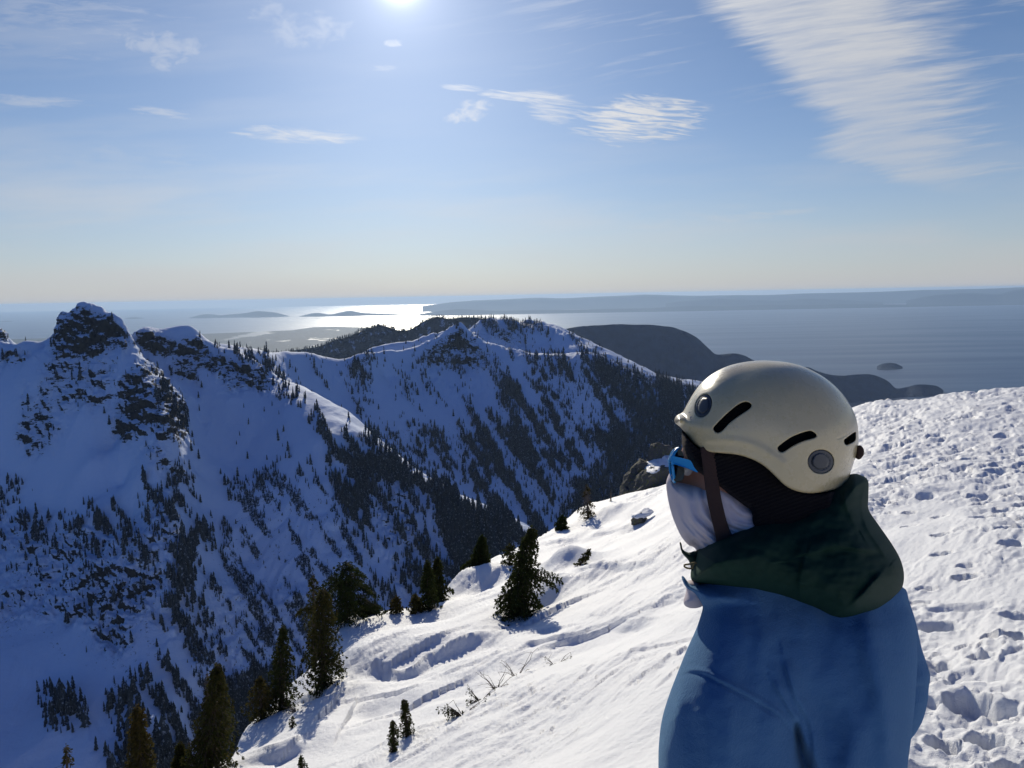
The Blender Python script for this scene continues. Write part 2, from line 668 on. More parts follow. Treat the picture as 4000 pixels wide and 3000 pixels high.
def mountain_material(name):
    m, T = new_mat(name)
    g = T.n('ShaderNodeNewGeometry')
    P = g.outputs['Position']
    at = T.n('ShaderNodeAttribute', attribute_name='rock')
    rock = at.outputs['Fac']
    af = T.n('ShaderNodeAttribute', attribute_name='forest')
    forest = af.outputs['Fac']
    mp = T.n('ShaderNodeMapping')
    mp.inputs['Scale'].default_value = (1, 1, 3.2)
    mp.inputs['Rotation'].default_value = (0.12, -0.30, 0)
    T.link(P, mp.inputs['Vector'])
    strata = T.noise(mp.outputs[0], 0.022, 7, 0.72, 0.8)
    fine = T.noise(mp.outputs[0], 0.085, 5, 0.72)
    nsep = T.n('ShaderNodeSeparateXYZ')
    T.link(g.outputs['Normal'], nsep.inputs[0])
    steep = T.m('SUBTRACT', 1.0, nsep.outputs[2])
    v = T.m('ADD', T.m('MULTIPLY', strata, 0.48), T.m('MULTIPLY', fine, 0.52))
    v = T.m('ADD', v, T.m('MULTIPLY', T.m('SUBTRACT', steep, 0.45), 0.34))
    # threshold: rock = 0 -> never, 1 -> mostly
    thr = T.m('MAXIMUM', T.m('SUBTRACT', 0.79, T.m('MULTIPLY', rock, 0.45)), 0.42)
    d = T.m('SUBTRACT', v, thr)
    fac = T.smooth(d, -0.012, 0.018)
    rc = T.mix(T.noise(P, 0.05, 5), (0.012, 0.013, 0.016), (0.045, 0.042, 0.042))
    sn = T.mix(T.noise(P, 0.006, 4), (0.58, 0.66, 0.82), (0.66, 0.74, 0.88))  # blue of shaded snow is tinted into the snow colour
    # brush and saplings poking out of the snow
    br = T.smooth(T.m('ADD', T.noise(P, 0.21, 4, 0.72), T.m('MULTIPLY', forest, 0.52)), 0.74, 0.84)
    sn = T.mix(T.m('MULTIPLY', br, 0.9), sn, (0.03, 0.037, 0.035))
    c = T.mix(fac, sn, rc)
    p = principled(T, **{'Base Color': c, 'Roughness': 0.8, 'Specular IOR Level': 0.15})
    h = T.m('ADD', T.m('MULTIPLY', T.noise(P, 0.10, 6, 0.62), T.m('ADD', 0.25, rock)), T.m('MULTIPLY', fac, 0.25))
    add_bump(T, p, h, 7.0, 0.8)
    return m


M_SNOW = snow_material('snow')
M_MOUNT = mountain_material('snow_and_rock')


def simple_mat(name, col, rough=0.8, var=0.25, scale=20.0, spec=0.3, bump=None, col2=None, **kw):
    m, T = new_mat(name)
    tc = T.n('ShaderNodeTexCoord')
    P = tc.outputs['Object']
    c2 = col2 if col2 else tuple(min(1, c * (1 + var)) for c in col)
    c1 = tuple(c * (1 - var) for c in col) if not col2 else col
    c = T.mix(T.noise(P, scale, 4, 0.6), c1, c2)
    p = principled(T, **{'Base Color': c, 'Roughness': rough, 'Specular IOR Level': spec, **kw})
    if bump:
        add_bump(T, p, T.noise(P, bump[0], 4, 0.6), bump[1], 1.0)
    return m


def foliage_mat(name, c1, c2, tl=0.35, zgrad=None):
    m, T = new_mat(name)
    g = T.n('ShaderNodeNewGeometry')
    oi = T.n('ShaderNodeObjectInfo')
    c = T.mix(T.noise(g.outputs['Position'], 3.0, 3), c1, c2)
    if zgrad:                          # browner towards the top: backlit gold tinted in, along with dry growth
        at = T.n('ShaderNodeAttribute', attribute_name='dry')
        c = T.mix(at.outputs['Fac'], c, zgrad)
    d = T.n('ShaderNodeBsdfDiffuse')
    t = T.n('ShaderNodeBsdfTranslucent')
    T.link(c, d.inputs[0])
    T.link(c, t.inputs[0])
    mx = T.n('ShaderNodeMixShader')
    mx.inputs[0].default_value = tl
    if name == 'far_conifer':              # snow caught on the boughs
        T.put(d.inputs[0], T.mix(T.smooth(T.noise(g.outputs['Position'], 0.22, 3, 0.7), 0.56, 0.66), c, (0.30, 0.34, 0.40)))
    T.link(d.outputs[0], mx.inputs[1])
    T.link(t.outputs[0], mx.inputs[2])
    o = T.n('ShaderNodeOutputMaterial')
    T.link(mx.outputs[0], o.inputs[0])
    return m


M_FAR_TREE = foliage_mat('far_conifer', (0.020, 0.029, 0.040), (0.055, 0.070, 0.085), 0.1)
M_NEEDLE = foliage_mat('needles', (0.018, 0.030, 0.012), (0.055, 0.070, 0.022), 0.35, (0.095, 0.070, 0.024))
M_BARK = simple_mat('bark', (0.07, 0.052, 0.04), 0.9, 0.4, 8.0)
M_DEADWOOD = simple_mat('dead_wood', (0.13, 0.105, 0.09), 0.9, 0.4, 12.0)
M_FOREST_HAZED = simple_mat('haze_blue_forest_slope', (0.030, 0.055, 0.105), 0.95, 0.5, 0.01, 0.1, bump=(0.03, 14.0))  # blue of the distant air painted into the forest colour
M_HILL_HAZED = simple_mat('wooded_hill', (0.030, 0.055, 0.105), 0.95, 0.4, 0.006, 0.1, bump=(0.02, 14.0))  # same haze blue put into the colour of the far hills

# ------------------------------------------------------------------ sea, low land, hills
SEA = -1400.0


def water_material():
    m, T = new_mat('sea_water')
    g = T.n('ShaderNodeNewGeometry')
    P = g.outputs['Position']
    mp = T.n('ShaderNodeMapping')
    mp.inputs['Scale'].default_value = (0.00012, 0.0009, 1)
    T.link(P, mp.inputs['Vector'])
    slick = T.noise(mp.outputs[0], 1, 5, 0.6)
    r = T.smooth(slick, 0.30, 0.70, 0.32, 0.42)
    c = T.mix(slick, (0.012, 0.045, 0.12), (0.016, 0.055, 0.14))
    p = principled(T, **{'Base Color': c, 'Roughness': r, 'IOR': 1.333})
    return m


s = 155000.0
sea = mesh_obj('sea', [(-s, -2900, SEA), (s, -2900, SEA), (s, s, SEA), (-s, s, SEA)], [(0, 1, 2, 3)], water_material(), smooth=False)
tag(sea, kind='structure')


def flat_land(name, outline, z, mat, thick=6.0):
    top = np.array([at_z(px, py, z) for px, py in outline])
    n = len(top)
    V = list(top) + [p - np.array([0, 0, thick]) for p in top]
    F = [tuple(range(n))] + [(i, i + n, (i + 1) % n + n, (i + 1) % n) for i in range(n)]
    if np.cross((top[1] - top[0])[:2], (top[2] - top[1])[:2]) < 0:
        pass
    o = mesh_obj(name, V, F, mat, smooth=False)
    tag(o, kind='structure')
    return o


def plain_material():
    m, T = new_mat('delta_land')
    g = T.n('ShaderNodeNewGeometry')
    P = g.outputs['Position']
    mp = T.n('ShaderNodeMapping')
    mp.inputs['Scale'].default_value = (1, 0.42, 1)
    T.link(P, mp.inputs['Vector'])
    f = T.noise(mp.outputs[0], 0.0011, 5, 0.7)
    town = T.noise(mp.outputs[0], 0.007, 3, 0.7)
    c = T.mix(f, (0.045, 0.06, 0.075), (0.10, 0.11, 0.12))
    c = T.mix(T.smooth(town, 0.66, 0.72), c, (0.40, 0.40, 0.38))
    wet = T.smooth(T.noise(mp.outputs[0], 0.0006, 5, 0.62), 0.60, 0.63)
    r = T.smooth(wet, 0, 1, 0.8, 0.38)
    p = principled(T, **{'Base Color': T.mix(wet, c, (0.02, 0.03, 0.05)), 'Roughness': r, 'IOR': 1.333})
    T.link(T.smooth(wet, 0, 1, 0.1, 0.5), p.inputs['Specular IOR Level'])
    return m


M_PLAIN = plain_material()
flat_land('coastal_plain', [(-500, 1330), (0, 1326), (300, 1318), (600, 1312), (850, 1302), (1000, 1296), (1140, 1290), (1225, 1278), (1300, 1276), (1470, 1279),
                            (1540, 1290), (1600, 1294), (1680, 1302), (1900, 1330), (1900, 1420), (1400, 1450), (600, 1480), (-500, 1480)], SEA + 6, M_PLAIN)


def ridge_mesh(name, tops, width, mat, seed=0, base=SEA - 5, rough=0.12, n_per=10, rows=17, front=1.0, closed_ends=True, nscale=1.0):
    """a hill: the ridge line through (px, py, distance km); slopes fall to the base on both sides"""
    P = catmull(np.array(tops, float), n_per, closed=False)
    R = at_y(P[:, 0], P[:, 1], P[:, 2] * 1000)
    h = R[:, 2] - base
    n = len(P)
    v = np.linspace(-1, 1, rows)
    # direction across = horizontal normal of the ridge line
    dv = np.gradient(R[:, :2], axis=0)
    dv /= np.linalg.norm(dv, axis=1)[:, None]
    ray_h = R[:, :2] / np.linalg.norm(R[:, :2], axis=1)[:, None]
    across = ray_h
    V = np.zeros((n, rows, 3))
    W = width * (0.35 + 0.65 * np.clip(h / max(h.max(), 1), 0, 1))
    V[:, :, :2] = R[:, None, :2] + across[:, None] * (v[None, :, None] * W[:, None, None])
    prof = 1 - np.abs(v)
    prof = prof * (0.55 + 0.45 * prof)
    nz = fbm2(V[..., 0] / (width * 0.5 * nscale), V[..., 1] / (width * 0.5 * nscale), 5, seed, 0.55)
    side = sstep(np.abs(v), 0.0, 0.25)[None] * 0.9 + 0.1
    V[:, :, 2] = base + h[:, None] * np.clip(prof[None] + nz * rough * side * (prof[None] > 0), 0, 2)
    o = mesh_obj(name, V.reshape(-1, 3), grid_faces(n, rows), mat)
    tag(o, kind='structure')
    return V


# far islands and coast, left to right
ridge_mesh('far_island', [(-60, 1262, 66), (20, 1254, 66), (80, 1256, 66), (160, 1260, 66), (230, 1268, 66)], 2500, M_HILL_HAZED, 1)
ridge_mesh('far_island', [(480, 1246, 68), (515, 1239, 68), (550, 1241, 68), (590, 1248, 68)], 2200, M_HILL_HAZED, 2)
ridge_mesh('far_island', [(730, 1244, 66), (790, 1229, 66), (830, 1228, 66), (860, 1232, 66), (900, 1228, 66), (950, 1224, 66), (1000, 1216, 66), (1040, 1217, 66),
                          (1080, 1222, 66), (1120, 1232, 66), (1150, 1240, 66)], 3500, M_HILL_HAZED, 3, rough=0.05)
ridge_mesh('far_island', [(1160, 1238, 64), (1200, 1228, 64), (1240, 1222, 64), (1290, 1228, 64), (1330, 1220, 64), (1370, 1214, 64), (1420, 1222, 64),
                          (1500, 1224, 64), (1560, 1226, 64), (1620, 1232, 64)], 2600, M_HILL_HAZED, 4, rough=0.05)
ridge_mesh('low_island', [(1180, 1246, 57), (1240, 1243, 57), (1290, 1244, 57), (1340, 1248, 57)], 900, M_HILL_HAZED, 5, rough=0.03)
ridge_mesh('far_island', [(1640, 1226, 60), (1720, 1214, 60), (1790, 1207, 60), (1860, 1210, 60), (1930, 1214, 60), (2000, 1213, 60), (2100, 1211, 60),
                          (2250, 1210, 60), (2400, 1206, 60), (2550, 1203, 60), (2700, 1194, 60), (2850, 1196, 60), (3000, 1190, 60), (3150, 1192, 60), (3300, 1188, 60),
                          (3500, 1189, 60), (3700, 1188, 60), (3900, 1186, 60), (4200, 1184, 60), (4800, 1174, 60), (5600, 1158, 60), (6400, 1146, 60)], 2600, M_HILL_HAZED, 6, rough=0.05)
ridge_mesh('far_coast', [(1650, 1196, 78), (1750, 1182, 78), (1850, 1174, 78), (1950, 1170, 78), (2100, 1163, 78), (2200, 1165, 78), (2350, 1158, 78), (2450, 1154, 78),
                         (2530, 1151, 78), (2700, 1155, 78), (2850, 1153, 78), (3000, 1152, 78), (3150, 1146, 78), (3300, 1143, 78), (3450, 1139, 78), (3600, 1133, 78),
                         (3750, 1130, 78), (3900, 1126, 78), (4000, 1122, 78), (4200, 1118, 78), (4700, 1106, 78), (5400, 1096, 78), (6200, 1082, 78)], 7000, M_HILL_HAZED, 8, rough=0.05)
ridge_mesh('far_hill', [(2600, 1184, 68), (2700, 1172, 68), (2800, 1166, 68), (2900, 1170, 68), (3050, 1174, 68), (3160, 1166, 68), (3300, 1172, 68), (3450, 1180, 68)], 4000, M_HILL_HAZED, 9, rough=0.05)
ridge_mesh('far_hill', [(3540, 1174, 66), (3620, 1158, 66), (3700, 1148, 66), (3800, 1144, 66), (3900, 1148, 66), (3960, 1134, 66), (4050, 1122, 66), (4200, 1115, 66)], 4000, M_HILL_HAZED, 10, rough=0.05)
# wooded hills this side of the strait
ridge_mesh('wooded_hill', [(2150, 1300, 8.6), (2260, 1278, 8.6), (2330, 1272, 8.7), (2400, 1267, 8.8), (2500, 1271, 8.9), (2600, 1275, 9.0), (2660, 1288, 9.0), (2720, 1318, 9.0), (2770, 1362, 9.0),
                           (2800, 1384, 9.0), (2860, 1380, 9.0), (2905, 1388, 9.0), (2960, 1412, 9.0), (3050, 1426, 9.0), (3130, 1432, 9.2)], 1900, M_FOREST_HAZED, 11, rough=0.17, n_per=14, rows=41)
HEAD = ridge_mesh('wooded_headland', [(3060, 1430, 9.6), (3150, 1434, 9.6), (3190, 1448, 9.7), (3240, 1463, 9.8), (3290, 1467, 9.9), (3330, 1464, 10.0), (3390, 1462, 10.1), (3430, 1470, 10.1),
                               (3470, 1490, 10.1), (3500, 1516, 10.1), (3540, 1512, 10.2), (3580, 1502, 10.2), (3620, 1502, 10.2), (3660, 1508, 10.3), (3685, 1524, 10.3)], 760, M_FOREST_HAZED, 12, rough=0.10, n_per=14, rows=31)
ridge_mesh('small_island', [(3426, 1430, 13.6), (3445, 1421, 13.6), (3470, 1417, 13.6), (3495, 1419, 13.6), (3515, 1427, 13.6), (3526, 1433, 13.6)], 420, M_FOREST_HAZED, 13, rough=0.08)

# ------------------------------------------------------------------ mountains across the valley
ctrl = []


def cp(*pts):
    for (px, py, Y) in pts:
        ctrl.append(at_y(px, py, Y * 1000))


def ridge(pts, back=0.35, drop=0.17, n=4):
    P = catmull(np.array(pts, float), n, closed=False)
    for (px, py, Y) in P:
        a = at_y(px, py, Y * 1000)
        ctrl.append(a)
    for (px, py, Y) in P[::3]:
        a = at_y(px, py, Y * 1000)
        k = 1 + back / Y
        b = a.copy()
        b[:2] *= k
        b[2] = a[2] - drop * 1000
        ctrl.append(b)


# valley floor and lower slopes
cp((-1300, 2800, 1.1), (-1300, 2200, 1.5), (-1300, 1700, 1.85), (-1300, 1500, 2.0), (-400, 3000, .95), (-400, 2600, 1.2), (-400, 2200, 1.45), (-400, 1800, 1.65), (-400, 1500, 1.78))
cp((0, 3000, .95), (0, 2700, 1.13), (0, 2450, 1.28), (0, 2200, 1.42), (0, 2000, 1.53), (0, 1800, 1.60), (0, 1560, 1.68), (0, 1440, 1.74))
cp((200, 3000, .95), (200, 2700, 1.13), (220, 2450, 1.27), (220, 2250, 1.37), (200, 2000, 1.50), (200, 1800, 1.58), (150, 1600, 1.66), (160, 1480, 1.70))
cp((360, 3000, .94), (360, 2700, 1.10), (400, 2420, 1.24), (380, 2200, 1.34), (360, 2000, 1.45), (350, 1800, 1.55), (340, 1620, 1.64), (330, 1450, 1.72))
cp((600, 3000, .93), (600, 2800, 1.02), (600, 2550, 1.15), (620, 2300, 1.28))
cp((800, 3000, 1.02), (850, 2750, 1.10), (820, 2500, 1.23), (800, 2250, 1.36), (780, 2050, 1.47))
cp((1000, 3000, 1.08), (1050, 2700, 1.18), (1000, 2450, 1.30), (950, 2200, 1.45), (900, 2000, 1.55), (850, 1800, 1.70), (790, 1650, 1.80), (740, 1530, 1.90), (1000, 1700, 1.80), (1000, 1850, 1.68))
cp((1200, 3000, 1.10), (1200, 2700, 1.20), (1200, 2450, 1.31), (1200, 2200, 1.44), (1150, 1950, 1.59), (1150, 1780, 1.70), (1120, 1650, 1.80))
cp((1500, 2800, 1.15), (1500, 2500, 1.28), (1400, 2350, 1.36), (1300, 2250, 1.41), (1300, 2000, 1.56), (1300, 1850, 1.66))
# buttress below the tower
ridge([(485, 1330, 1.80), (520, 1420, 1.74), (570, 1480, 1.69), (620, 1560, 1.63), (660, 1650, 1.57), (620, 1750, 1.52), (600, 1850, 1.47), (640, 1960, 1.42), (680, 2060, 1.37), (660, 2180, 1.31), (640, 2300, 1.26)], back=.12, drop=-.0)
ctrl[-11:] = []                                 # the buttress is a rib, no back points
cp((440, 1600, 1.66), (450, 1750, 1.60), (480, 1900, 1.52), (520, 2050, 1.43), (720, 1700, 1.70), (760, 1850, 1.60), (760, 1980, 1.51))
# ridge lines of the near range
ridge([(-500, 1330, 1.82), (-200, 1345, 1.82), (0, 1346, 1.80), (50, 1351, 1.80), (100, 1342, 1.79), (140, 1346, 1.79), (186, 1374, 1.79)], .3, .16)
ridge([(-60, 1290, 2.3), (0, 1297, 2.3), (20, 1325, 2.3), (30, 1350, 2.3)], .2, .2, 2)
ridge([(188, 1372, 1.795), (198, 1322, 1.80), (225, 1272, 1.81), (262, 1236, 1.83), (288, 1206, 1.84), (306, 1184, 1.85), (335, 1182, 1.85), (370, 1191, 1.85), (402, 1206, 1.85), (432, 1224, 1.845),
       (466, 1242, 1.84), (487, 1268, 1.83), (502, 1292, 1.82), (520, 1322, 1.82)], .10, .10, 3)
cp((300, 1300, 1.785), (400, 1300, 1.79), (240, 1350, 1.765), (450, 1340, 1.79), (330, 1390, 1.745))
ridge([(545, 1312, 2.0), (575, 1298, 2.02), (620, 1297, 2.05), (680, 1286, 2.08), (735, 1275, 2.10), (765, 1289, 2.11), (790, 1311, 2.12), (820, 1335, 2.12), (870, 1358, 2.10), (930, 1385, 2.08),
       (990, 1410, 2.07), (1040, 1450, 2.06), (1080, 1485, 2.05)], .25, .10, 3)
cp((560, 1400, 1.97), (640, 1440, 1.96), (740, 1440, 1.98), (850, 1450, 2.0), (950, 1490, 1.98), (1020, 1520, 1.97), (700, 1360, 2.04), (800, 1390, 2.06), (900, 1430, 2.03))
cp((820, 1500, 1.93), (900, 1560, 1.89), (950, 1620, 1.85), (1050, 1600, 1.88))
ridge([(800, 1338, 2.45), (850, 1345, 2.5), (890, 1345, 2.55), (960, 1352, 2.65), (1000, 1366, 2.75), (1040, 1382, 2.8), (1080, 1385, 2.85), (1120, 1380, 2.9), (1200, 1378, 2.95), (1260, 1390, 3.0),
       (1330, 1407, 3.0), (1380, 1400, 3.0), (1430, 1392, 3.0), (1500, 1370, 3.1), (1590, 1362, 3.2), (1640, 1350, 3.25), (1700, 1320, 3.3), (1740, 1298, 3.35), (1785, 1262, 3.4), (1815, 1272, 3.4),
       (1850, 1310, 3.38), (1900, 1335, 3.35), (1950, 1350, 3.3), (2050, 1380, 3.25), (2120, 1389, 3.2), (2200, 1388, 3.2), (2300, 1378, 3.15), (2360, 1395, 3.1), (2450, 1440, 3.0), (2560, 1520, 2.9), (2680, 1620, 2.8), (2850, 1760, 2.7)],
      .16, .09, 3)
ridge([(1440, 1362, 3.42), (1500, 1342, 3.45), (1560, 1334, 3.48), (1620, 1335, 3.5), (1650, 1308, 3.55), (1730, 1290, 3.6)], .15, .10, 2)
ridge([(1855, 1290, 3.8), (1880, 1250, 3.85), (1940, 1242, 3.9), (1990, 1250, 3.9), (2015, 1272, 3.92), (2040, 1262, 3.95), (2100, 1255, 4.0), (2150, 1274, 4.0), (2200, 1284, 4.0), (2250, 1312, 4.0),
       (2300, 1345, 3.95), (2400, 1396, 3.9), (2500, 1440, 3.85), (2600, 1478, 3.8), (2720, 1492, 3.8), (2850, 1560, 3.8), (3000, 1680, 3.8)], .4, .25, 3)
cp((2100, 1350, 3.68), (2200, 1362, 3.62), (2000, 1330, 3.68), (2300, 1368, 3.6), (2420, 1428, 3.5))
# sunlit shoulder and the spur that runs down to the valley
ridge([(1085, 1478, 2.10), (1140, 1498, 2.08), (1200, 1520, 2.05), (1260, 1562, 2.02), (1320, 1600, 1.99), (1380, 1632, 1.96), (1440, 1688, 1.92), (1500, 1742, 1.88), (1545, 1768, 1.85), (1600, 1810, 1.82),
       (1700, 1872, 1.76), (1800, 1922, 1.70), (1900, 1978, 1.64), (2000, 2032, 1.57), (2100, 2090, 1.50), (2250, 2180, 1.42)], .22, .12, 3)
cp((1125, 1580, 1.87), (1200, 1648, 1.79), (1300, 1705, 1.73), (1400, 1738, 1.75), (1500, 1800, 1.74), (1600, 1880, 1.70), (1400, 1850, 1.69))
cp((1500, 2000, 1.60), (1600, 2100, 1.54), (1750, 2100, 1.55), (1900, 2200, 1.48), (1600, 2350, 1.40), (1850, 2400, 1.36), (1500, 2200, 1.47), (2100, 2400, 1.36), (2300, 2500, 1.3))
# faces of the middle range
cp((900, 1378, 2.50), (1000, 1425, 2.62), (1100, 1455, 2.72), (1200, 1500, 2.78), (1300, 1560, 2.78), (1400, 1620, 2.74), (1500, 1700, 2.68), (1600, 1775, 2.62), (1750, 1862, 2.54), (1900, 1950, 2.46), (2080, 2030, 2.38), (2250, 2130, 2.30))
cp((1200, 1430, 2.88), (1400, 1500, 2.92), (1500, 1480, 3.02), (1600, 1600, 2.87), (1800, 1700, 2.82), (2000, 1850, 2.60), (2200, 1950, 2.50), (2400, 2050, 2.40))
cp((1600, 1440, 3.12), (1780, 1380, 3.30), (1800, 1460, 3.20), (1850, 1560, 3.04), (2000, 1460, 3.12), (2000, 1600, 2.93), (2200, 1500, 3.02), (2200, 1700, 2.80), (2400, 1600, 2.87), (2400, 1800, 2.66), (2600, 1750, 2.66), (2600, 1900, 2.50),
   (2800, 2000, 2.4), (1700, 1420, 3.2), (1900, 1400, 3.24), (3000, 1900, 2.5), (3000, 2100, 2.3))
for (x, y, z) in [(-2500, 500, -700), (0, 450, -760), (1500, 700, -900), (3500, 3000, -1400), (3500, 5200, -1400), (1000, 6500, -1200), (-3000, 4500, -900), (-1500, 3500, -600), (-4000, 2200, -500)]:
    ctrl.append(np.array([x, y, z], float))
ctrl = np.array(ctrl)
RB = RBF(ctrl, 0.0005)

NA, NR = 1240, 900
az = np.linspace(math.radians(-50), math.radians(27), NA)
rr = np.exp(np.linspace(math.log(560), math.log(5600), NR))
A_, R_ = np.meshgrid(az, rr, indexing='ij')
MX, MY = R_ * np.sin(A_), R_ * np.cos(A_)
# base on a half-resolution grid, then upsampled
H0 = RB(MX[::2, ::2], MY[::2, ::2])


def up2(a, shape):
    i = np.arange(shape[0]) / 2.0
    j = np.arange(shape[1]) / 2.0
    i0 = np.minimum(i.astype(int), a.shape[0] - 1)
    i1 = np.minimum(i0 + 1, a.shape[0] - 1)
    j0 = np.minimum(j.astype(int), a.shape[1] - 1)
    j1 = np.minimum(j0 + 1, a.shape[1] - 1)
    fi = (i - i0)[:, None]
    fj = (j - j0)[None]
    b = a[i0] * (1 - fi) + a[i1] * fi
    return b[:, j0] * (1 - fj) + b[:, j1] * fj


MZ = up2(H0, MX.shape)

# --- masks (where rock and forest grow), laid on a coarse raster and looked up at each vertex
RS = 8.0
gx, gy = np.meshgrid(np.arange(-200, 3000, RS), np.arange(1150, 3100, RS), indexing='ij')


def raster(polys, soft=22.0):
    out = np.zeros(gx.shape)
    for poly, v in polys:
        d = poly_sd(gx, gy, poly)
        w = 1 / (1 + np.exp(-np.clip(d / soft * 2.2, -30, 30)))
        out = np.maximum(out, w * v)
    return out


def look(img, px, py):
    i = np.clip((px + 200) / RS, 0, img.shape[0] - 1.001)
    j = np.clip((py - 1150) / RS, 0, img.shape[1] - 1.001)
    i0, j0 = i.astype(int), j.astype(int)
    fi, fj = i - i0, j - j0
    return (img[i0, j0] * (1 - fi) * (1 - fj) + img[i0 + 1, j0] * fi * (1 - fj) + img[i0, j0 + 1] * (1 - fi) * fj + img[i0 + 1, j0 + 1] * fi * fj)


ROCKS = [([(150, 1400), (480, 1400), (460, 1620), (120, 1640)], 0.60), ([(560, 1560), (740, 1540), (750, 1740), (600, 1740)], 0.68), ([(560, 1860), (700, 1860), (740, 2300), (560, 2450)], 0.55),
         ([(-60, 1960), (340, 2040), (700, 1980), (720, 2250), (640, 2480), (-60, 2440)], 0.56), ([(800, 2250), (1250, 2250), (1200, 2700), (760, 2700)], 0.45), ([(480, 1260), (560, 1330), (600, 1400), (520, 1420)], 0.6), ([(700, 2080), (800, 2080), (760, 2500), (640, 2560)], 0.45),
         ([(1440, 1440), (1700, 1440), (1960, 1480), (1900, 1560), (1600, 1540), (1450, 1500)], 0.45), ([(1950, 1380), (2400, 1380), (2400, 1460), (1950, 1460)], 0.4), ([(1250, 2000), (1500, 2100), (1450, 2300), (1250, 2200)], 0.4), ([(178, 1400), (195, 1300), (242, 1225), (285, 1192), (340, 1188), (430, 1218), (480, 1275), (520, 1330), (500, 1400), (440, 1400), (420, 1420), (330, 1430), (250, 1430), (200, 1430)], 0.86),
         ([(180, 1400), (330, 1400), (330, 1480), (250, 1520), (180, 1520), (140, 1480)], 0.70),
         ([(-40, 1350), (130, 1352), (150, 1420), (60, 1450), (-40, 1450)], 0.62), ([(-60, 1280), (40, 1290), (40, 1350), (-60, 1350)], 0.9),
         ([(70, 1560), (200, 1600), (270, 1680), (200, 1780), (110, 1810), (50, 1750)], 0.62), ([(100, 1500), (60, 1580), (90, 1600), (130, 1520)], 0.6),
         ([(320, 1480), (400, 1480), (440, 1570), (330, 1575)], 0.62),
         ([(450, 1500), (520, 1420), (590, 1400), (640, 1470), (720, 1560), (715, 1630), (690, 1690), (600, 1700), (560, 1720), (480, 1750), (430, 1700), (440, 1560)], 0.80),
         ([(525, 1300), (620, 1300), (690, 1345), (720, 1410), (640, 1430), (590, 1410), (540, 1370)], 0.92),
         ([(700, 1335), (780, 1325), (830, 1385), (930, 1405), (1050, 1445), (1085, 1495), (1040, 1550), (960, 1520), (900, 1535), (850, 1490), (790, 1460), (780, 1520), (700, 1500), (650, 1450), (680, 1380)], 1.0),
         ([(560, 1720), (640, 1700), (680, 1800), (740, 1850), (690, 1890), (600, 1830), (540, 1780)], 0.66),
         ([(260, 2230), (450, 2180), (620, 2230), (680, 2150), (700, 2300), (560, 2420), (480, 2620), (400, 2560), (270, 2400)], 0.72),
         ([(-40, 2150), (150, 2200), (280, 2300), (130, 2400), (-40, 2450)], 0.6), ([(540, 1900), (640, 1950), (640, 2100), (560, 2100)], 0.5),
         ([(1660, 1335), (1780, 1275), (1860, 1300), (1930, 1380), (1950, 1450), (1850, 1480), (1700, 1460), (1600, 1430)], 0.78),
         ([(1850, 1260), (2000, 1245), (2070, 1330), (2100, 1370), (2000, 1380), (1900, 1340)], 0.82), ([(2040, 1262), (2150, 1262), (2260, 1320), (2100, 1320)], 0.6),
         ([(1200, 1385), (1360, 1400), (1450, 1480), (1400, 1520)], 0.35), ([(1400, 1400), (1440, 1395), (1450, 1440), (1395, 1440)], 0.8),
         ([(1450, 1930), (1600, 1880), (1670, 1980), (1620, 2160), (1470, 2160)], 0.66), ([(1480, 2150), (1640, 2200), (1660, 2350), (1520, 2340)], 0.55),
         ([(1650, 2050), (1760, 2100), (1790, 2250), (1680, 2250)], 0.5)]
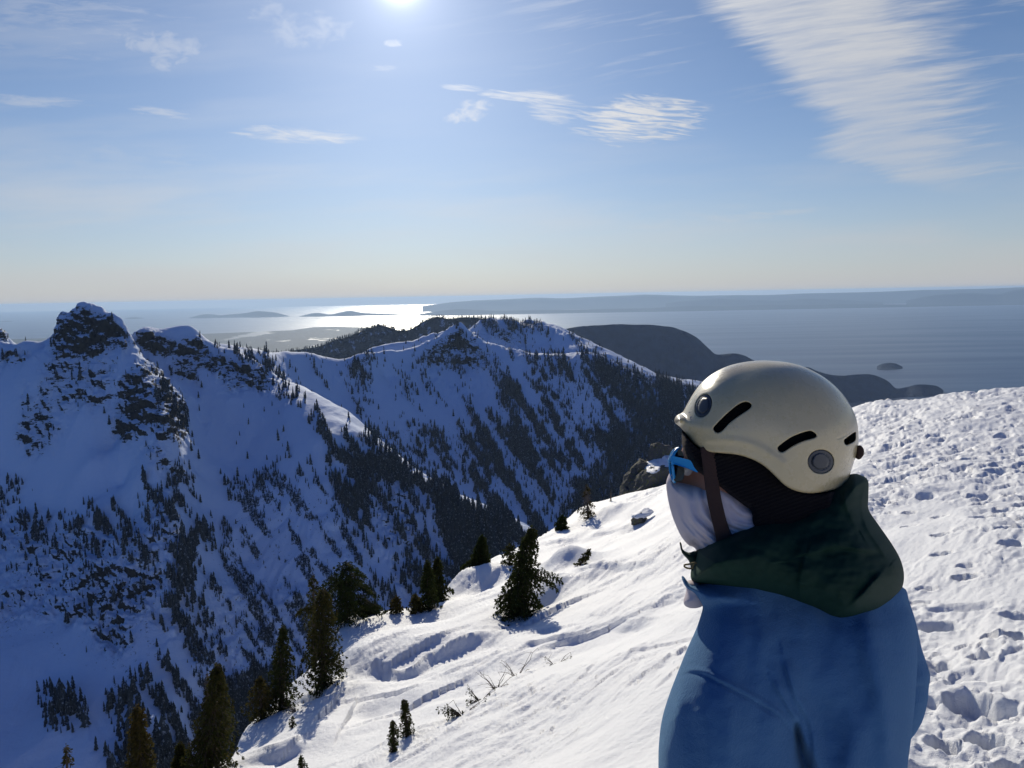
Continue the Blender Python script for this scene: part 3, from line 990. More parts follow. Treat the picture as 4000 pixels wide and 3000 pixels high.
TREES = [([(900, 1900), (1100, 1850), (1300, 1900), (1500, 2350), (1450, 2400), (1300, 2400), (1250, 2600), (1100, 2650), (1050, 2900), (700, 3050), (720, 2700), (760, 2500), (830, 2300), (880, 2100)], 0.56),
         ([(980, 2280), (1250, 2300), (1200, 2600), (950, 2900), (760, 2850), (800, 2560)], 0.62), ([(820, 2650), (1150, 2560), (1060, 2900), (820, 3060), (760, 2900)], 1.0),
         ([(420, 2800), (720, 2750), (700, 3060), (380, 3060)], 0.12), ([(480, 2930), (760, 2860), (800, 3060), (430, 3060)], 0.7),
         ([(1290, 1775), (1400, 1785), (1500, 1800), (1580, 1815), (1760, 1900), (2100, 2090), (2000, 2170), (1850, 2300), (1770, 2250), (1690, 2100), (1660, 1950), (1520, 1880), (1350, 1850), (1290, 1800)], 0.84),
         ([(1280, 1800), (1450, 1860), (1500, 1950), (1450, 2100), (1300, 1950)], 0.5), ([(1400, 1950), (1700, 1950), (1800, 2350), (1500, 2380)], 0.28),
         ([(2000, 1400), (2400, 1400), (2650, 1500), (2700, 1950), (2400, 2060), (2080, 2100), (1900, 1960), (1700, 1840), (1550, 1740), (1500, 1660), (1700, 1660), (1900, 1600), (2080, 1560)], 0.68),
         ([(2280, 1395), (2400, 1390), (2760, 1500), (2760, 2000), (2400, 2060), (2100, 2060), (2260, 1850), (2420, 1650)], 0.82),
         ([(2030, 1395), (2330, 1385), (2330, 1450), (2150, 1480), (2030, 1450)], 0.7),
         ([(1375, 1400), (1440, 1398), (1445, 1500), (1365, 1480)], 0.8), ([(1350, 1500), (1450, 1560), (1420, 1620), (1350, 1560)], 0.5),
         ([(870, 1350), (1080, 1385), (1100, 1480), (1030, 1450), (900, 1390)], 0.36), ([(1080, 1385), (1400, 1450), (1500, 1600), (1300, 1580), (1100, 1460)], 0.14),
         ([(1080, 1480), (1500, 1700), (1580, 1790), (1400, 1770), (1180, 1640), (1090, 1560)], 0.22), ([(1080, 1560), (1300, 1680), (1300, 1760), (1180, 1690)], 0.35),
         ([(300, 2000), (400, 1950), (560, 2000), (640, 2100), (600, 2200), (300, 2150)], 0.16), ([(745, 2080), (810, 2060), (725, 2300), (680, 2480), (655, 2450), (690, 2250)], 1.0),
         ([(440, 2700), (560, 2680), (540, 2780), (450, 2770)], 0.9), ([(190, 2720), (235, 2715), (310, 2780), (300, 2815), (200, 2815)], 0.95), ([(365, 2060), (400, 1990), (410, 2070)], 0.9),
         ([(1600, 1400), (1950, 1380), (2050, 1600), (1900, 1640), (1560, 1560)], 0.26), ([(1930, 1480), (2060, 1500), (2050, 1650), (1930, 1610)], 0.85),
         ([(-60, 1850), (120, 1900), (60, 2000), (-60, 2000)], 0.12), ([(-60, 2000), (350, 2000), (350, 2250), (-60, 2250)], 0.10), ([(640, 2500), (760, 2450), (760, 2900), (600, 2900)], 0.2),
         ([(560, 1480), (640, 1480), (735, 1600), (720, 1660)], 0.4), ([(560, 1880), (730, 1830), (740, 1950), (600, 2100), (560, 2300)], 0.3),
         ([(1860, 1235), (2100, 1245), (2300, 1330), (2500, 1440), (2740, 1490), (2740, 1540), (2450, 1450), (2250, 1350), (2100, 1290), (1880, 1290)], 0.7),
         ([(1700, 1300), (1800, 1262), (1860, 1300), (1800, 1330)], 0.3)]
ROCK_R = raster(ROCKS, 34)
TREE_R = raster(TREES, 30)

# ridged relief: stronger on rock, gentle on the snow fields
P0 = np.stack([MX, MY, MZ], -1)
PX, PY, PD = project(P0)
rockv = look(ROCK_R, PX, PY)
forv = look(TREE_R, PX, PY)
near_ridge = np.zeros(MX.shape)
MZ = MZ + 9.0 * fbm2(MX / 260, MY / 260, 3, 21) + 3.0 * fbm2(MX / 60, MY / 60, 3, 31) * (0.4 + rockv)
# gullies running down the fall line
gu = ridged2(MX / 75 + 0.6 * fbm2(MX / 150, MY / 150, 2, 5), MY / 190, 3, 41)
MZ = MZ + gu * (1.5 + 7.0 * rockv + 5.0 * forv)
P0 = np.stack([MX, MY, MZ], -1)
du = np.gradient(P0, axis=0)
dv = np.gradient(P0, axis=1)
NN = np.cross(dv, du)
NN /= np.linalg.norm(NN, axis=2)[..., None] + 1e-9
NN[NN[..., 2] < 0] *= -1
crag = np.abs(fbm3(MX / 42, MY / 42, MZ / 26 + MX / 120, 5, 51, 0.60)) * 2 - 0.6
PX, PY, PD = project(P0)
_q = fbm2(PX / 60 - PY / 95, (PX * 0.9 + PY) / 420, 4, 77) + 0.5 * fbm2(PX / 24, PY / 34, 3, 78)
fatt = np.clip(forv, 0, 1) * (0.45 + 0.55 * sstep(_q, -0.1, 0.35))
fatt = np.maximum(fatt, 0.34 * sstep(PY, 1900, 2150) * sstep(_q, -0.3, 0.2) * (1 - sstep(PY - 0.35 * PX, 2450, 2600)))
MV = P0 + NN * (crag * 10.5 * sstep(rockv, 0.15, 0.8))[..., None]
del P0, du, dv
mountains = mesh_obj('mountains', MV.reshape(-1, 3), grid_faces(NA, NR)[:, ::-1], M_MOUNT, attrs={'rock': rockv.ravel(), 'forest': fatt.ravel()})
tag(mountains, kind='structure')

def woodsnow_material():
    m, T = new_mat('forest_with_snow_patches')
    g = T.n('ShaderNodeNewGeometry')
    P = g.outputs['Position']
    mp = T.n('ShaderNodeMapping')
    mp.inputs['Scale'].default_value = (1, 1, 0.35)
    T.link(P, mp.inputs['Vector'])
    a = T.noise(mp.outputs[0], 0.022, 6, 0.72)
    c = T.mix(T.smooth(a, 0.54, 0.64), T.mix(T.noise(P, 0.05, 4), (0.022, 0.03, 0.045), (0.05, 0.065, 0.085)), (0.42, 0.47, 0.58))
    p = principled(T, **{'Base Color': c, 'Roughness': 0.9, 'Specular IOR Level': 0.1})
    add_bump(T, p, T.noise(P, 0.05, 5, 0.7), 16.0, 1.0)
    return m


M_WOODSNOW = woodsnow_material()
# hazy forested ridge behind the middle range
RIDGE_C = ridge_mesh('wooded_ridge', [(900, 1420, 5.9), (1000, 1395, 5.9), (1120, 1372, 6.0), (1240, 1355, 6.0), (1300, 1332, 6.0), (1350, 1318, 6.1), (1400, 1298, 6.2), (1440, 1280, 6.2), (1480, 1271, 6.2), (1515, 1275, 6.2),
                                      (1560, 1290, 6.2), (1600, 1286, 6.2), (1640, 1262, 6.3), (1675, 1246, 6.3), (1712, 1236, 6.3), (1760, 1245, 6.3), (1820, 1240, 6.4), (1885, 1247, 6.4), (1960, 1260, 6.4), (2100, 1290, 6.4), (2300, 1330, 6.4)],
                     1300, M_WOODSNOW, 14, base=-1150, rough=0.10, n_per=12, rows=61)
ob = bpy.data.objects['wooded_ridge']
nvr = len(ob.data.vertices)
for an, lo in (('rock', 0.35), ('forest', 1.0)):
    a_ = ob.data.attributes.new(an, 'FLOAT', 'POINT')
    a_.data.foreach_set('value', np.full(nvr, lo, np.float32))

# ------------------------------------------------------------------ conifers of the far slopes
def far_tree_mesh(seed, segs=6, tiers=4):
    r_ = np.random.default_rng(seed)
    V, F = [], []
    for t in range(tiers):
        z0 = t / tiers * 0.92
        z1 = min(1.0, z0 + 0.42 - 0.03 * t)
        rad = 0.17 * (1 - z0) ** 0.8 + 0.018
        b = len(V)
        for s_ in range(segs * 2):
            a = math.pi * s_ / segs
            q = rad * (1.0 if s_ % 2 == 0 else 0.55) * r_.uniform(0.7, 1.2)
            V.append((q * math.cos(a), q * math.sin(a), z0 + r_.uniform(-0.03, 0.03)))
        V.append((r_.uniform(-.01, .01), r_.uniform(-.01, .01), z1))
        for s_ in range(segs * 2):
            F.append((b + s_, b + (s_ + 1) % (segs * 2), b + segs * 2))
    b = len(V)                       # trunk foot
    for s_ in range(4):
        a = math.pi / 2 * s_
        V.append((0.02 * math.cos(a), 0.02 * math.sin(a), -0.25))
        V.append((0.02 * math.cos(a), 0.02 * math.sin(a), 0.1))
    for s_ in range(4):
        i0, i1 = b + 2 * s_, b + 2 * ((s_ + 1) % 4)
        F.append((i0, i1, i1 + 1))
        F.append((i0, i1 + 1, i0 + 1))
    return np.array(V), np.array(F)


MPX, MPY, MPD = project(MV)
# cells seen from here, with a margin for a step to the side
cm = np.minimum.accumulate(MPY, axis=1)
prev = np.concatenate([np.full((NA, 1), 1e9), cm[:, :-1]], 1)
vis = (MPY < prev + 25) & (MPX > -120) & (MPX < 3000)
area = np.abs(np.gradient(MPX, axis=0) * np.gradient(MPY, axis=1) - np.gradient(MPX, axis=1) * np.gradient(MPY, axis=0))
area = np.clip(area, 0, 60)
dens = look(TREE_R, MPX, MPY)
# streaks and clumps
q1 = fbm2(MPX / 60 - MPY / 95, (MPX * 0.9 + MPY) / 420, 4, 77)
q2 = fbm2(MPX / 24, MPY / 34, 3, 78)
clump = sstep(q1 + 0.5 * q2, -0.08, 0.38)
solid = sstep(dens, 0.62, 0.95)
dfin = dens * (clump * (1 - solid) + solid * (0.75 + 0.25 * clump)) * 1.25 + 0.010 * sstep(q1 + q2, 0.2, 0.8) * (MPX > 900) + 0.10 * rockv * sstep(q2, 0.2, 0.7)
dfin = dfin * (1 - sstep(rockv, 0.72, 0.85)) * (1 - 0.45 * sstep(700 - MPX, 0, 100))
wgt = (dfin * area * vis).ravel()
NT_FAR = 48000
pick = rng.choice(wgt.size, NT_FAR, p=wgt / wgt.sum())
base_p = MV.reshape(-1, 3)[pick]
bpx, bpy_ = MPX.ravel()[pick], MPY.ravel()[pick]
speck = look(raster([(TREES[0][0], 1.0)], 30), bpx, bpy_)
hgt = (19 - 12.0 * speck) * np.exp(rng.normal(-0.12, 0.38, NT_FAR)) * (0.8 + 0.2 * solid.ravel()[pick])
dist = np.linalg.norm(base_p, axis=1)
# trees along the wooded ridge
cv = RIDGE_C.reshape(-1, 3)
ci = rng.integers(0, len(cv), 3500)
ridge_top = RIDGE_C[:, 30, :]
ti = rng.integers(0, len(ridge_top), 700)
cpos = np.concatenate([cv[ci], ridge_top[ti] + rng.normal(0, 12, (700, 3)) * np.array([1, 1, 0.1])])
cp2 = np.concatenate([base_p, cpos])
hg2 = np.concatenate([hgt, rng.uniform(12, 26, len(cpos))])
app = hg2 / np.linalg.norm(cp2, axis=1)
inframe = np.concatenate([(bpx > 0) & (bpx < 2600) & (MPY.ravel()[pick] < cm.ravel()[pick] + 1) & (MPY.ravel()[pick] < 2900) & ((bpx < 1250) | (MPY.ravel()[pick] < 2250 - (bpx - 1250) * 0.25)), np.zeros(len(cpos), bool)])
order = np.argsort(-(app * inframe))
single = order[:300]
rest = order[300:]
variants = [far_tree_mesh(i) for i in range(4)]


def bake_trees(idx, pos, hh, seed):
    r_ = np.random.default_rng(seed)
    Vs, Fs, off = [], [], 0
    vid = r_.integers(0, len(variants), len(idx))
    for v, (tv, tf) in enumerate(variants):
        sel = idx[vid == v]
        if not len(sel):
            continue
        a = r_.uniform(0, 6.28, len(sel))
        w = hh[sel] * r_.uniform(0.55, 1.15, len(sel))
        c, s_ = np.cos(a), np.sin(a)
        X = (tv[None, :, 0] * c[:, None] - tv[None, :, 1] * s_[:, None]) * w[:, None]
        Y = (tv[None, :, 0] * s_[:, None] + tv[None, :, 1] * c[:, None]) * w[:, None]
        Zz = tv[None, :, 2] * hh[sel][:, None]
        lean = r_.normal(0, 0.03, (len(sel), 2))
        P = np.stack([X + lean[:, :1] * Zz, Y + lean[:, 1:] * Zz, Zz], -1) + pos[sel][:, None]
        F = tf[None] + (off + np.arange(len(sel)) * len(tv))[:, None, None]
        Vs.append(P.reshape(-1, 3))
        Fs.append(F.reshape(-1, 3))
        off += len(sel) * len(tv)
    return np.concatenate(Vs), np.concatenate(Fs)


fv, ff = bake_trees(rest, cp2, hg2, 5)
forest = mesh_obj('distant_forest', fv, ff, M_FAR_TREE, smooth=False)
tag(forest, 'mass of dark conifers covering the shaded valley slopes and ridges', 'forest', kind='stuff')
protos = []
for i, (tv, tf) in enumerate(variants):
    me_ob = mesh_obj('distant_conifer', tv, tf, M_FAR_TREE, smooth=False, link=False)
    protos.append(me_ob)
for k, i in enumerate(single):
    o = protos[k % 4].copy()
    COL.objects.link(o)
    o.location = cp2[i]
    h = float(hg2[i])
    w = h * random.uniform(0.85, 1.25)
    o.scale = (w, w, h)
    o.rotation_euler = (random.gauss(0, 0.03), random.gauss(0, 0.03), random.uniform(0, 6.28))
    tag(o, 'small dark conifer standing alone on the snowy far valley slopes', 'tree', 'single conifers scattered over the far mountain slopes')

# ------------------------------------------------------------------ the near snow slope
# (px, py, distance along y in metres) seen on the snow
crest = [(840, 3030, 14.5), (905, 2950, 16), (980, 2800, 18.5), (1060, 2725, 20), (1130, 2680, 21), (1230, 2610, 22), (1330, 2425, 26), (1400, 2388, 27), (1500, 2378, 28), (1620, 2370, 28.5), (1700, 2355, 29), (1745, 2325, 30),
         (1830, 2262, 32), (1890, 2200, 34), (1940, 2168, 35), (2080, 2120, 37), (2170, 2060, 40), (2240, 2005, 43), (2310, 1962, 46), (2400, 1952, 48), (2480, 1935, 50), (2620, 1885, 53), (2800, 1810, 55), (3000, 1722, 54),
         (3200, 1640, 51), (3300, 1606, 49), (3400, 1583, 47), (3500, 1572, 46), (3650, 1540, 44), (3800, 1528, 42), (3900, 1519, 41), (4000, 1510, 40), (4400, 1490, 37), (5000, 1470, 33)]
inner = [(1200, 3000, 13), (1200, 2850, 15.5), (1500, 3000, 11.5), (1500, 2700, 16.5), (1400, 2520, 21), (1700, 2520, 20), (1800, 2380, 25), (2000, 2300, 27.5), (2300, 2110, 35), (2000, 3000, 9.5), (2000, 2700, 14), (2300, 2500, 17),
         (2400, 2250, 24), (2500, 3000, 7.5), (2500, 2100, 31), (3000, 3000, 6), (3000, 2500, 10.5), (3000, 2000, 24), (2800, 2200, 21), (3600, 3000, 4.9), (3600, 2700, 6.6), (3600, 2400, 9.8), (3600, 2100, 15.5), (3600, 1900, 22), (3600, 1700, 32),
         (4000, 3000, 4.6), (4000, 2400, 9.2), (4000, 2000, 17), (4000, 1700, 28), (4600, 2400, 8), (4600, 1800, 22)]
nc = [at_y(a, b, c) for a, b, c in crest + inner]
for x, y, z in [(0, 0, -1.72), (0.45, 1.2, -1.73), (-0.4, 1.2, -1.78), (0.45, 0.6, -1.72), (1.3, 1.2, -1.72), (-3, 0.5, -2.6), (3, 0.5, -1.8), (0, -3, -1.5), (-4, -4, -2.5), (4, -4, -1.2), (-12, -8, -8), (12, -10, -1), (-12, 4, -9.5), (16, 2, -2.5),
                (30, 5, -5), (-25, 0, -20), (0, -25, 0.5), (0.4, 2.4, -2.15)]:
    nc.append(np.array([x, y, z], float))
RN = RBF(np.array(nc), 0.0008)

cr = np.array([at_y(a, b, c) for a, b, c in crest])
cr_az = np.arctan2(cr[:, 0], cr[:, 1])
cr_r = np.linalg.norm(cr[:, :2], axis=1)
_o = np.argsort(cr_az)
cr_az, cr_r = cr_az[_o], cr_r[_o]


def edge_r(a):
    return np.interp(a, cr_az, cr_r)


def base_h(x, y):
    a = np.arctan2(x, y)
    r = np.hypot(x, y)
    e = edge_r(a)
    rin = np.minimum(r, e)
    k = rin / np.maximum(r, 1e-6)
    h = RN(x * k, y * k)
    over = np.maximum(r - e, 0)
    return np.maximum(h - 1.1 * over * over / (over + 0.9), -1500.0)


def ground_hit(px, py):
    px, py = np.atleast_1d(np.asarray(px, float)), np.atleast_1d(np.asarray(py, float))
    r = ray(px, py)
    ts = np.exp(np.linspace(math.log(1.5), math.log(90), 400))
    X = r[:, 0:1] * ts
    Y = r[:, 1:2] * ts
    Z = r[:, 2:3] * ts
    below = Z < base_h(X, Y)
    k = np.argmax(below, axis=1)
    k = np.where(below.any(axis=1), k, 300)
    t0, t1 = ts[np.maximum(k - 1, 0)], ts[k]
    for _ in range(14):
        tm = (t0 + t1) / 2
        b = r[:, 2] * tm < base_h(r[:, 0] * tm, r[:, 1] * tm)
        t1 = np.where(b, tm, t1)
        t0 = np.where(b, t0, tm)
    return r * t1[:, None]


NAf, NRn = 1000, 1020
azf = np.linspace(math.radians(-39), math.radians(40), NAf)
azb = np.concatenate([np.linspace(math.radians(40), math.radians(62), 120), np.linspace(math.radians(62), math.radians(321), 100)[1:]])[1:]
aa = np.concatenate([azf, azb])
rn = np.concatenate([np.exp(np.linspace(math.log(0.35), math.log(66), NRn)), np.exp(np.linspace(math.log(66), math.log(1900), 50))[1:]])
A2, R2 = np.meshgrid(aa, rn, indexing='ij')
GX, GY = R2 * np.sin(A2), R2 * np.cos(A2)
A2w = np.arctan2(GX, GY)
half = base_h(GX[:, ::2], GY[:, ::2])
j = np.arange(GX.shape[1]) / 2.0
j0 = np.minimum(j.astype(int), half.shape[1] - 1)
j1 = np.minimum(j0 + 1, half.shape[1] - 1)
GZ = half[:, j0] * (1 - (j - j0)) + half[:, j1] * (j - j0)
BPX, BPY, BPD = project(np.stack([GX, GY, GZ], -1))
BPX = np.where(GY > 0.3, BPX, -9999)
fade = 1 - sstep(R2, 60, 90)

# trampled areas
def soft(poly, s=40, PXs=None):
    return sstep(poly_sd(BPX, BPY, poly), -s, s)


tr = np.zeros_like(GX)
sub = (BPX > 2200) & (BPX < 5600) & (BPY > 1300) & (BPY < 3600)
_px, _py = BPX[sub], BPY[sub]
trs = np.zeros(_px.shape)
for poly, v in [([(2900, 1500), (4600, 1400), (5400, 1380), (5200, 2200), (4600, 2300), (4050, 2080), (3850, 2020), (3760, 1960), (3640, 1900), (3500, 1960), (3420, 2080), (3300, 2160), (3000, 1800)], 1.0),
                ([(3640, 2560), (3720, 2620), (3860, 2640), (4100, 2640), (4700, 2700), (4900, 3600), (3300, 3600), (3480, 2900), (3560, 2860)], 0.9),
                ([(3560, 2350), (3700, 2400), (3690, 2560), (3560, 2560)], 0.5), ([(2300, 3100), (3500, 3100), (3500, 3600), (2300, 3600)], 0.4)]:
    trs = np.maximum(trs, v * sstep(poly_sd(_px, _py, poly), -45, 45))
tr[sub] = trs
tr[(GY < 0.3) & (R2 < 8)] = 0.5
tr *= fade * (0.55 + 0.45 * sstep(fbm2(GX / 3.0, GY / 3.0, 3, 61), -0.4, 0.2))
smooth_side = 1 - tr

# wind-packed relief
wd = np.array([0.66, 0.75])
S_ = GX * wd[0] + GY * wd[1]
T_ = -GX * wd[1] + GY * wd[0]
wig = 0.35 * noise2(GX / 2.3, GY / 2.3, 71)
drift = 0.22 * fbm2(S_ / 9.0, T_ / 4.0, 3, 72)
sast = ridged2(S_ / 3.4 + wig, T_ / 0.75 + wig, 4, 73, 0.55)
patch = sstep(fbm2(S_ / 6.0, T_ / 3.0, 3, 74), -0.35, 0.45)
sast2 = ridged2(S_ / 0.9, T_ / 0.20, 3, 75, 0.6)
rip = noise2(S_ / 0.35, T_ / 0.07, 76)
near_f = sstep(R2, 2.0, 5.0)
GZ2 = GZ + fade * (drift * near_f + sast * 0.030 * (0.35 + patch) * near_f * (0.4 + 0.6 * smooth_side) + sast2 * 0.011 * (0.5 + patch) * smooth_side + rip * 0.007)
# thin broken crust lips
lip = fbm2(S_ / 2.2, T_ / 0.55, 4, 79)
GZ2 += fade * 0.035 * sstep(lip, 0.22, 0.27) * smooth_side * near_f * patch


def world_line(pts):
    p = np.array(pts, float)
    return ground_hit(p[:, 0], p[:, 1])[:, :2]


# scarps: little snow cliffs with their lee side towards the camera
for pts, h, dec in [([(1405, 2640), (1425, 2590), (1470, 2556), (1540, 2548), (1610, 2546), (1680, 2512), (1760, 2480), (1880, 2440), (1990, 2408)], 0.27, 1.8),
                    ([(1500, 2516), (1580, 2496), (1700, 2468), (1800, 2446)], 0.13, 1.4),
                    ([(1720, 2602), (1790, 2590), (1860, 2566), (1920, 2530), (1970, 2520)], 0.20, 1.4), ([(1880, 2570), (1950, 2545), (2010, 2525), (2070, 2512)], 0.26, 1.6),
                    ([(2330, 2420), (2400, 2410), (2520, 2404), (2680, 2404)], 0.14, 1.5), ([(2050, 2130), (2150, 2118), (2280, 2100)], 0.18, 1.5),
                    ([(2100, 2290), (2230, 2250), (2400, 2210), (2640, 2190)], 0.14, 1.5), ([(1270, 2800), (1370, 2720), (1480, 2660), (1600, 2620)], 0.14, 1.2),
                    ([(880, 2990), (960, 2960), (1080, 2920), (1150, 2890), (1200, 2830)], 0.35, 1.8), ([(1840, 2760), (1950, 2720), (2100, 2690), (2300, 2620)], 0.10, 1.4),
                    ([(1130, 2690), (1240, 2660), (1330, 2640), (1420, 2590)], 0.35, 1.6)]:
    L = world_line(pts)
    bb = (GX > L[:, 0].min() - 5) & (GX < L[:, 0].max() + 5) & (GY > L[:, 1].min() - 5) & (GY < L[:, 1].max() + 5)
    x, y = GX[bb], GY[bb]
    wob = 0.24 * noise2(x / 0.9, y / 0.9, 80) + 0.03 * noise2(x / 0.25, y / 0.25, 82)
    sd = line_sd(x, y, L) * 1.0
    # which side is the camera's?
    mid = L[len(L) // 2]
    cs_ = np.sign(line_sd(np.array([mid[0] * 0.9]), np.array([mid[1] * 0.9]), L))[0]
    sd = sd * cs_ + wob                     # positive towards the camera
    ed = np.minimum(np.hypot(x - L[0, 0], y - L[0, 1]), np.hypot(x - L[-1, 0], y - L[-1, 1]))
    ends = sstep(ed, 0, 1.8)
    prof = np.where(sd > 0, -sstep(sd, 0, 0.42) * np.exp(-np.maximum(sd - 0.42, 0) / dec), 0.35 * np.exp(sd / 0.8))
    away = np.exp(-np.maximum(np.abs(sd) - 3.5, 0) * 2)
    GZ2[bb] += h * prof * ends * away

# drifts and hollows round the trees
for px, py, rad, h in [(2215, 2215, 1.15, 0.75), (2160, 2290, 1.0, 0.35), (1265, 2520, 1.6, 0.5), (1460, 2370, 1.8, 0.45), (1480, 2560, 1.3, -0.3), (1740, 2300, 1.5, 0.4), (1660, 2400, 1.6, -0.4), (1905, 2180, 1.2, 0.45),
                       (1880, 2290, 1.6, -0.4), (2395, 1990, 1.0, 0.3), (2330, 2040, 1.3, -0.3), (2470, 2060, 0.8, -0.2), (2020, 2390, 1.0, -0.25), (1190, 2660, 1.2, -0.35), (1080, 2790, 1.5, 0.3),
                       (2120, 2330, 0.8, -0.35), (1000, 2850, 1.6, -0.3), (2290, 2240, 0.8, 0.2)]:
    c = ground_hit(px, py)[0]
    bb = (np.abs(GX - c[0]) < rad * 3.5) & (np.abs(GY - c[1]) < rad * 3.5)
    d2 = (GX[bb] - c[0]) ** 2 + (GY[bb] - c[1]) ** 2
    GZ2[bb] += h * np.exp(-d2 / (rad * rad) * 1.3)

# broken, trampled snow: tilted plates, holes and lumps
c3 = noise2(GX / 0.11, GY / 0.11, 93)
wx = GX + 0.25 * noise2(GX / 0.9, GY / 0.9, 88)
wy = GY + 0.25 * noise2(GX / 0.9, GY / 0.9, 89)
ff_ = fbm2(wx / 1.25, wy / 1.0, 5, 91, 0.60) * 2.6
fl_ = np.floor(ff_)
terr = (fl_ + sstep(ff_ - fl_, 0.0, 0.30)) / 2.6
c2 = fbm2(GX / 0.30, GY / 0.30, 3, 92)
hol = sstep(fbm2(wx / 0.55, wy / 0.55, 2, 94), 0.22, 0.36)
GZ2 += tr * (0.095 * terr - 0.105 * hol + 0.032 * c2 + 0.014 * c3 * (0.4 + np.abs(c2)))

# boot holes
FP = [(3673, 2098, 62, 1.0), (3958, 2078, 90, 1.0), (3551, 2058, 62, .7), (3863, 2028, 95, .8), (3680, 2178, 70, 1.2), (3950, 2152, 90, 1.3), (3775, 2272, 78, 1.3), (3772, 2236, 62, .5), (3619, 2309, 50, .4), (3592, 2353, 70, .5),
      (3836, 2567, 88, .7), (3965, 2495, 80, 1.2), (3876, 2500, 55, .8), (3666, 2448, 140, 1.5), (3646, 2600, 130, 1.5), (3790, 2735, 150, 1.5), (3985, 2420, 120, .8), (3760, 2380, 200, .4), (3469, 1995, 50, .9), (3551, 1996, 50, .9),
      (3671, 2010, 45, .8), (3862, 2030, 90, .8), (3960, 2081, 70, .8), (3450, 1940, 60, 1.1), (3618, 1925, 70, 1.1), (3637, 1834, 85, 1.1), (3625, 1868, 55, .9), (3840, 1925, 95, .9), (3537, 1877, 60, .7), (3930, 1990, 80, .9),
      (3700, 1790, 60, 1), (3800, 1800, 80, 1.3), (3900, 1850, 70, 1.0), (3760, 1745, 60, 1.0), (3920, 1700, 60, 1.2), (3650, 1700, 50, 1.0), (3790, 1640, 50, 1.0), (3640, 1600, 30, .9), (3560, 1780, 50, .8), (3480, 1740, 55, 1.0),
      (3850, 2870, 130, 1.1), (3690, 2900, 120, 1.0), (3960, 2960, 140, 1.0), (3600, 2990, 130, 1.0), (3900, 2750, 100, .9)]
fr = np.random.default_rng(12)
hit = ground_hit([f[0] for f in FP], [f[1] for f in FP])
for (px, py, w, dp), c in zip(FP, hit):
    D = float(c @ CF)
    rad = np.clip(w / FPX * D * 0.55, 0.12, 0.32)
    a = fr.uniform(-0.5, 0.9)
    bb = (np.abs(GX - c[0]) < 0.9) & (np.abs(GY - c[1]) < 0.9)
    x, y = GX[bb] - c[0], GY[bb] - c[1]
    u = x * math.cos(a) + y * math.sin(a)
    v = -x * math.sin(a) + y * math.cos(a)
    q = np.hypot(u / (rad * 1.0), v / (rad * 1.35)) + 0.22 * noise2(x / (rad * 0.9) + px, y / (rad * 0.9), 97) + 0.035 * noise2(x / 0.08 + px, y / 0.08, 98)
    depth = 0.19 * dp ** 0.7 * (0.7 + rad * 1.2)
    GZ2[bb] += -depth * (1 - sstep(q, 0.68, 1.0)) * (0.85 + 0.15 * q) + 0.018 * np.exp(-((q - 1.18) / 0.16) ** 2) * (1 + c3[bb]) + (q < 0.75) * 0.012 * noise2(x / 0.06, y / 0.06, 99)

# a flat stance trodden where the person stands
_cp = project(np.stack([GX, GY, GZ2], -1))[1]
_m = (GY > 5) & (R2 < 70)
_cpm = np.where(_m, _cp, 9e9).min(axis=1)
st = np.exp(-((GX - 0.43) ** 2 + (GY - 1.22) ** 2) / 0.35)
GZ2 = GZ2 * (1 - st) + (-1.725 + 0.01 * c3) * st
NG, NGr = GX.shape
F = grid_faces(NG, NGr)[:, ::-1]
# close the ring
jj = np.arange(NGr - 1)
a0, b0 = (NG - 1) * NGr + jj, jj
ring = np.stack([a0, b0, b0 + 1, a0 + 1], 1)[:, ::-1]
Vn = np.stack([GX, GY, GZ2], -1).reshape(-1, 3)
cap = len(Vn)
Vn = np.concatenate([Vn, [[0, 0, float(GZ2[:, 0].mean())]]])
snow = mesh_obj('snow_slope', Vn, np.concatenate([F, ring]), M_SNOW)
tag(snow, kind='structure')


def ground_z(x, y):
    """height of the finished snow at (x, y)"""
    a = math.atan2(x, y)
    i = int(np.argmin(np.abs(azf - a)))
    jn = int(np.argmin(np.abs(rn - math.hypot(x, y))))
    return float(GZ2[i, jn])

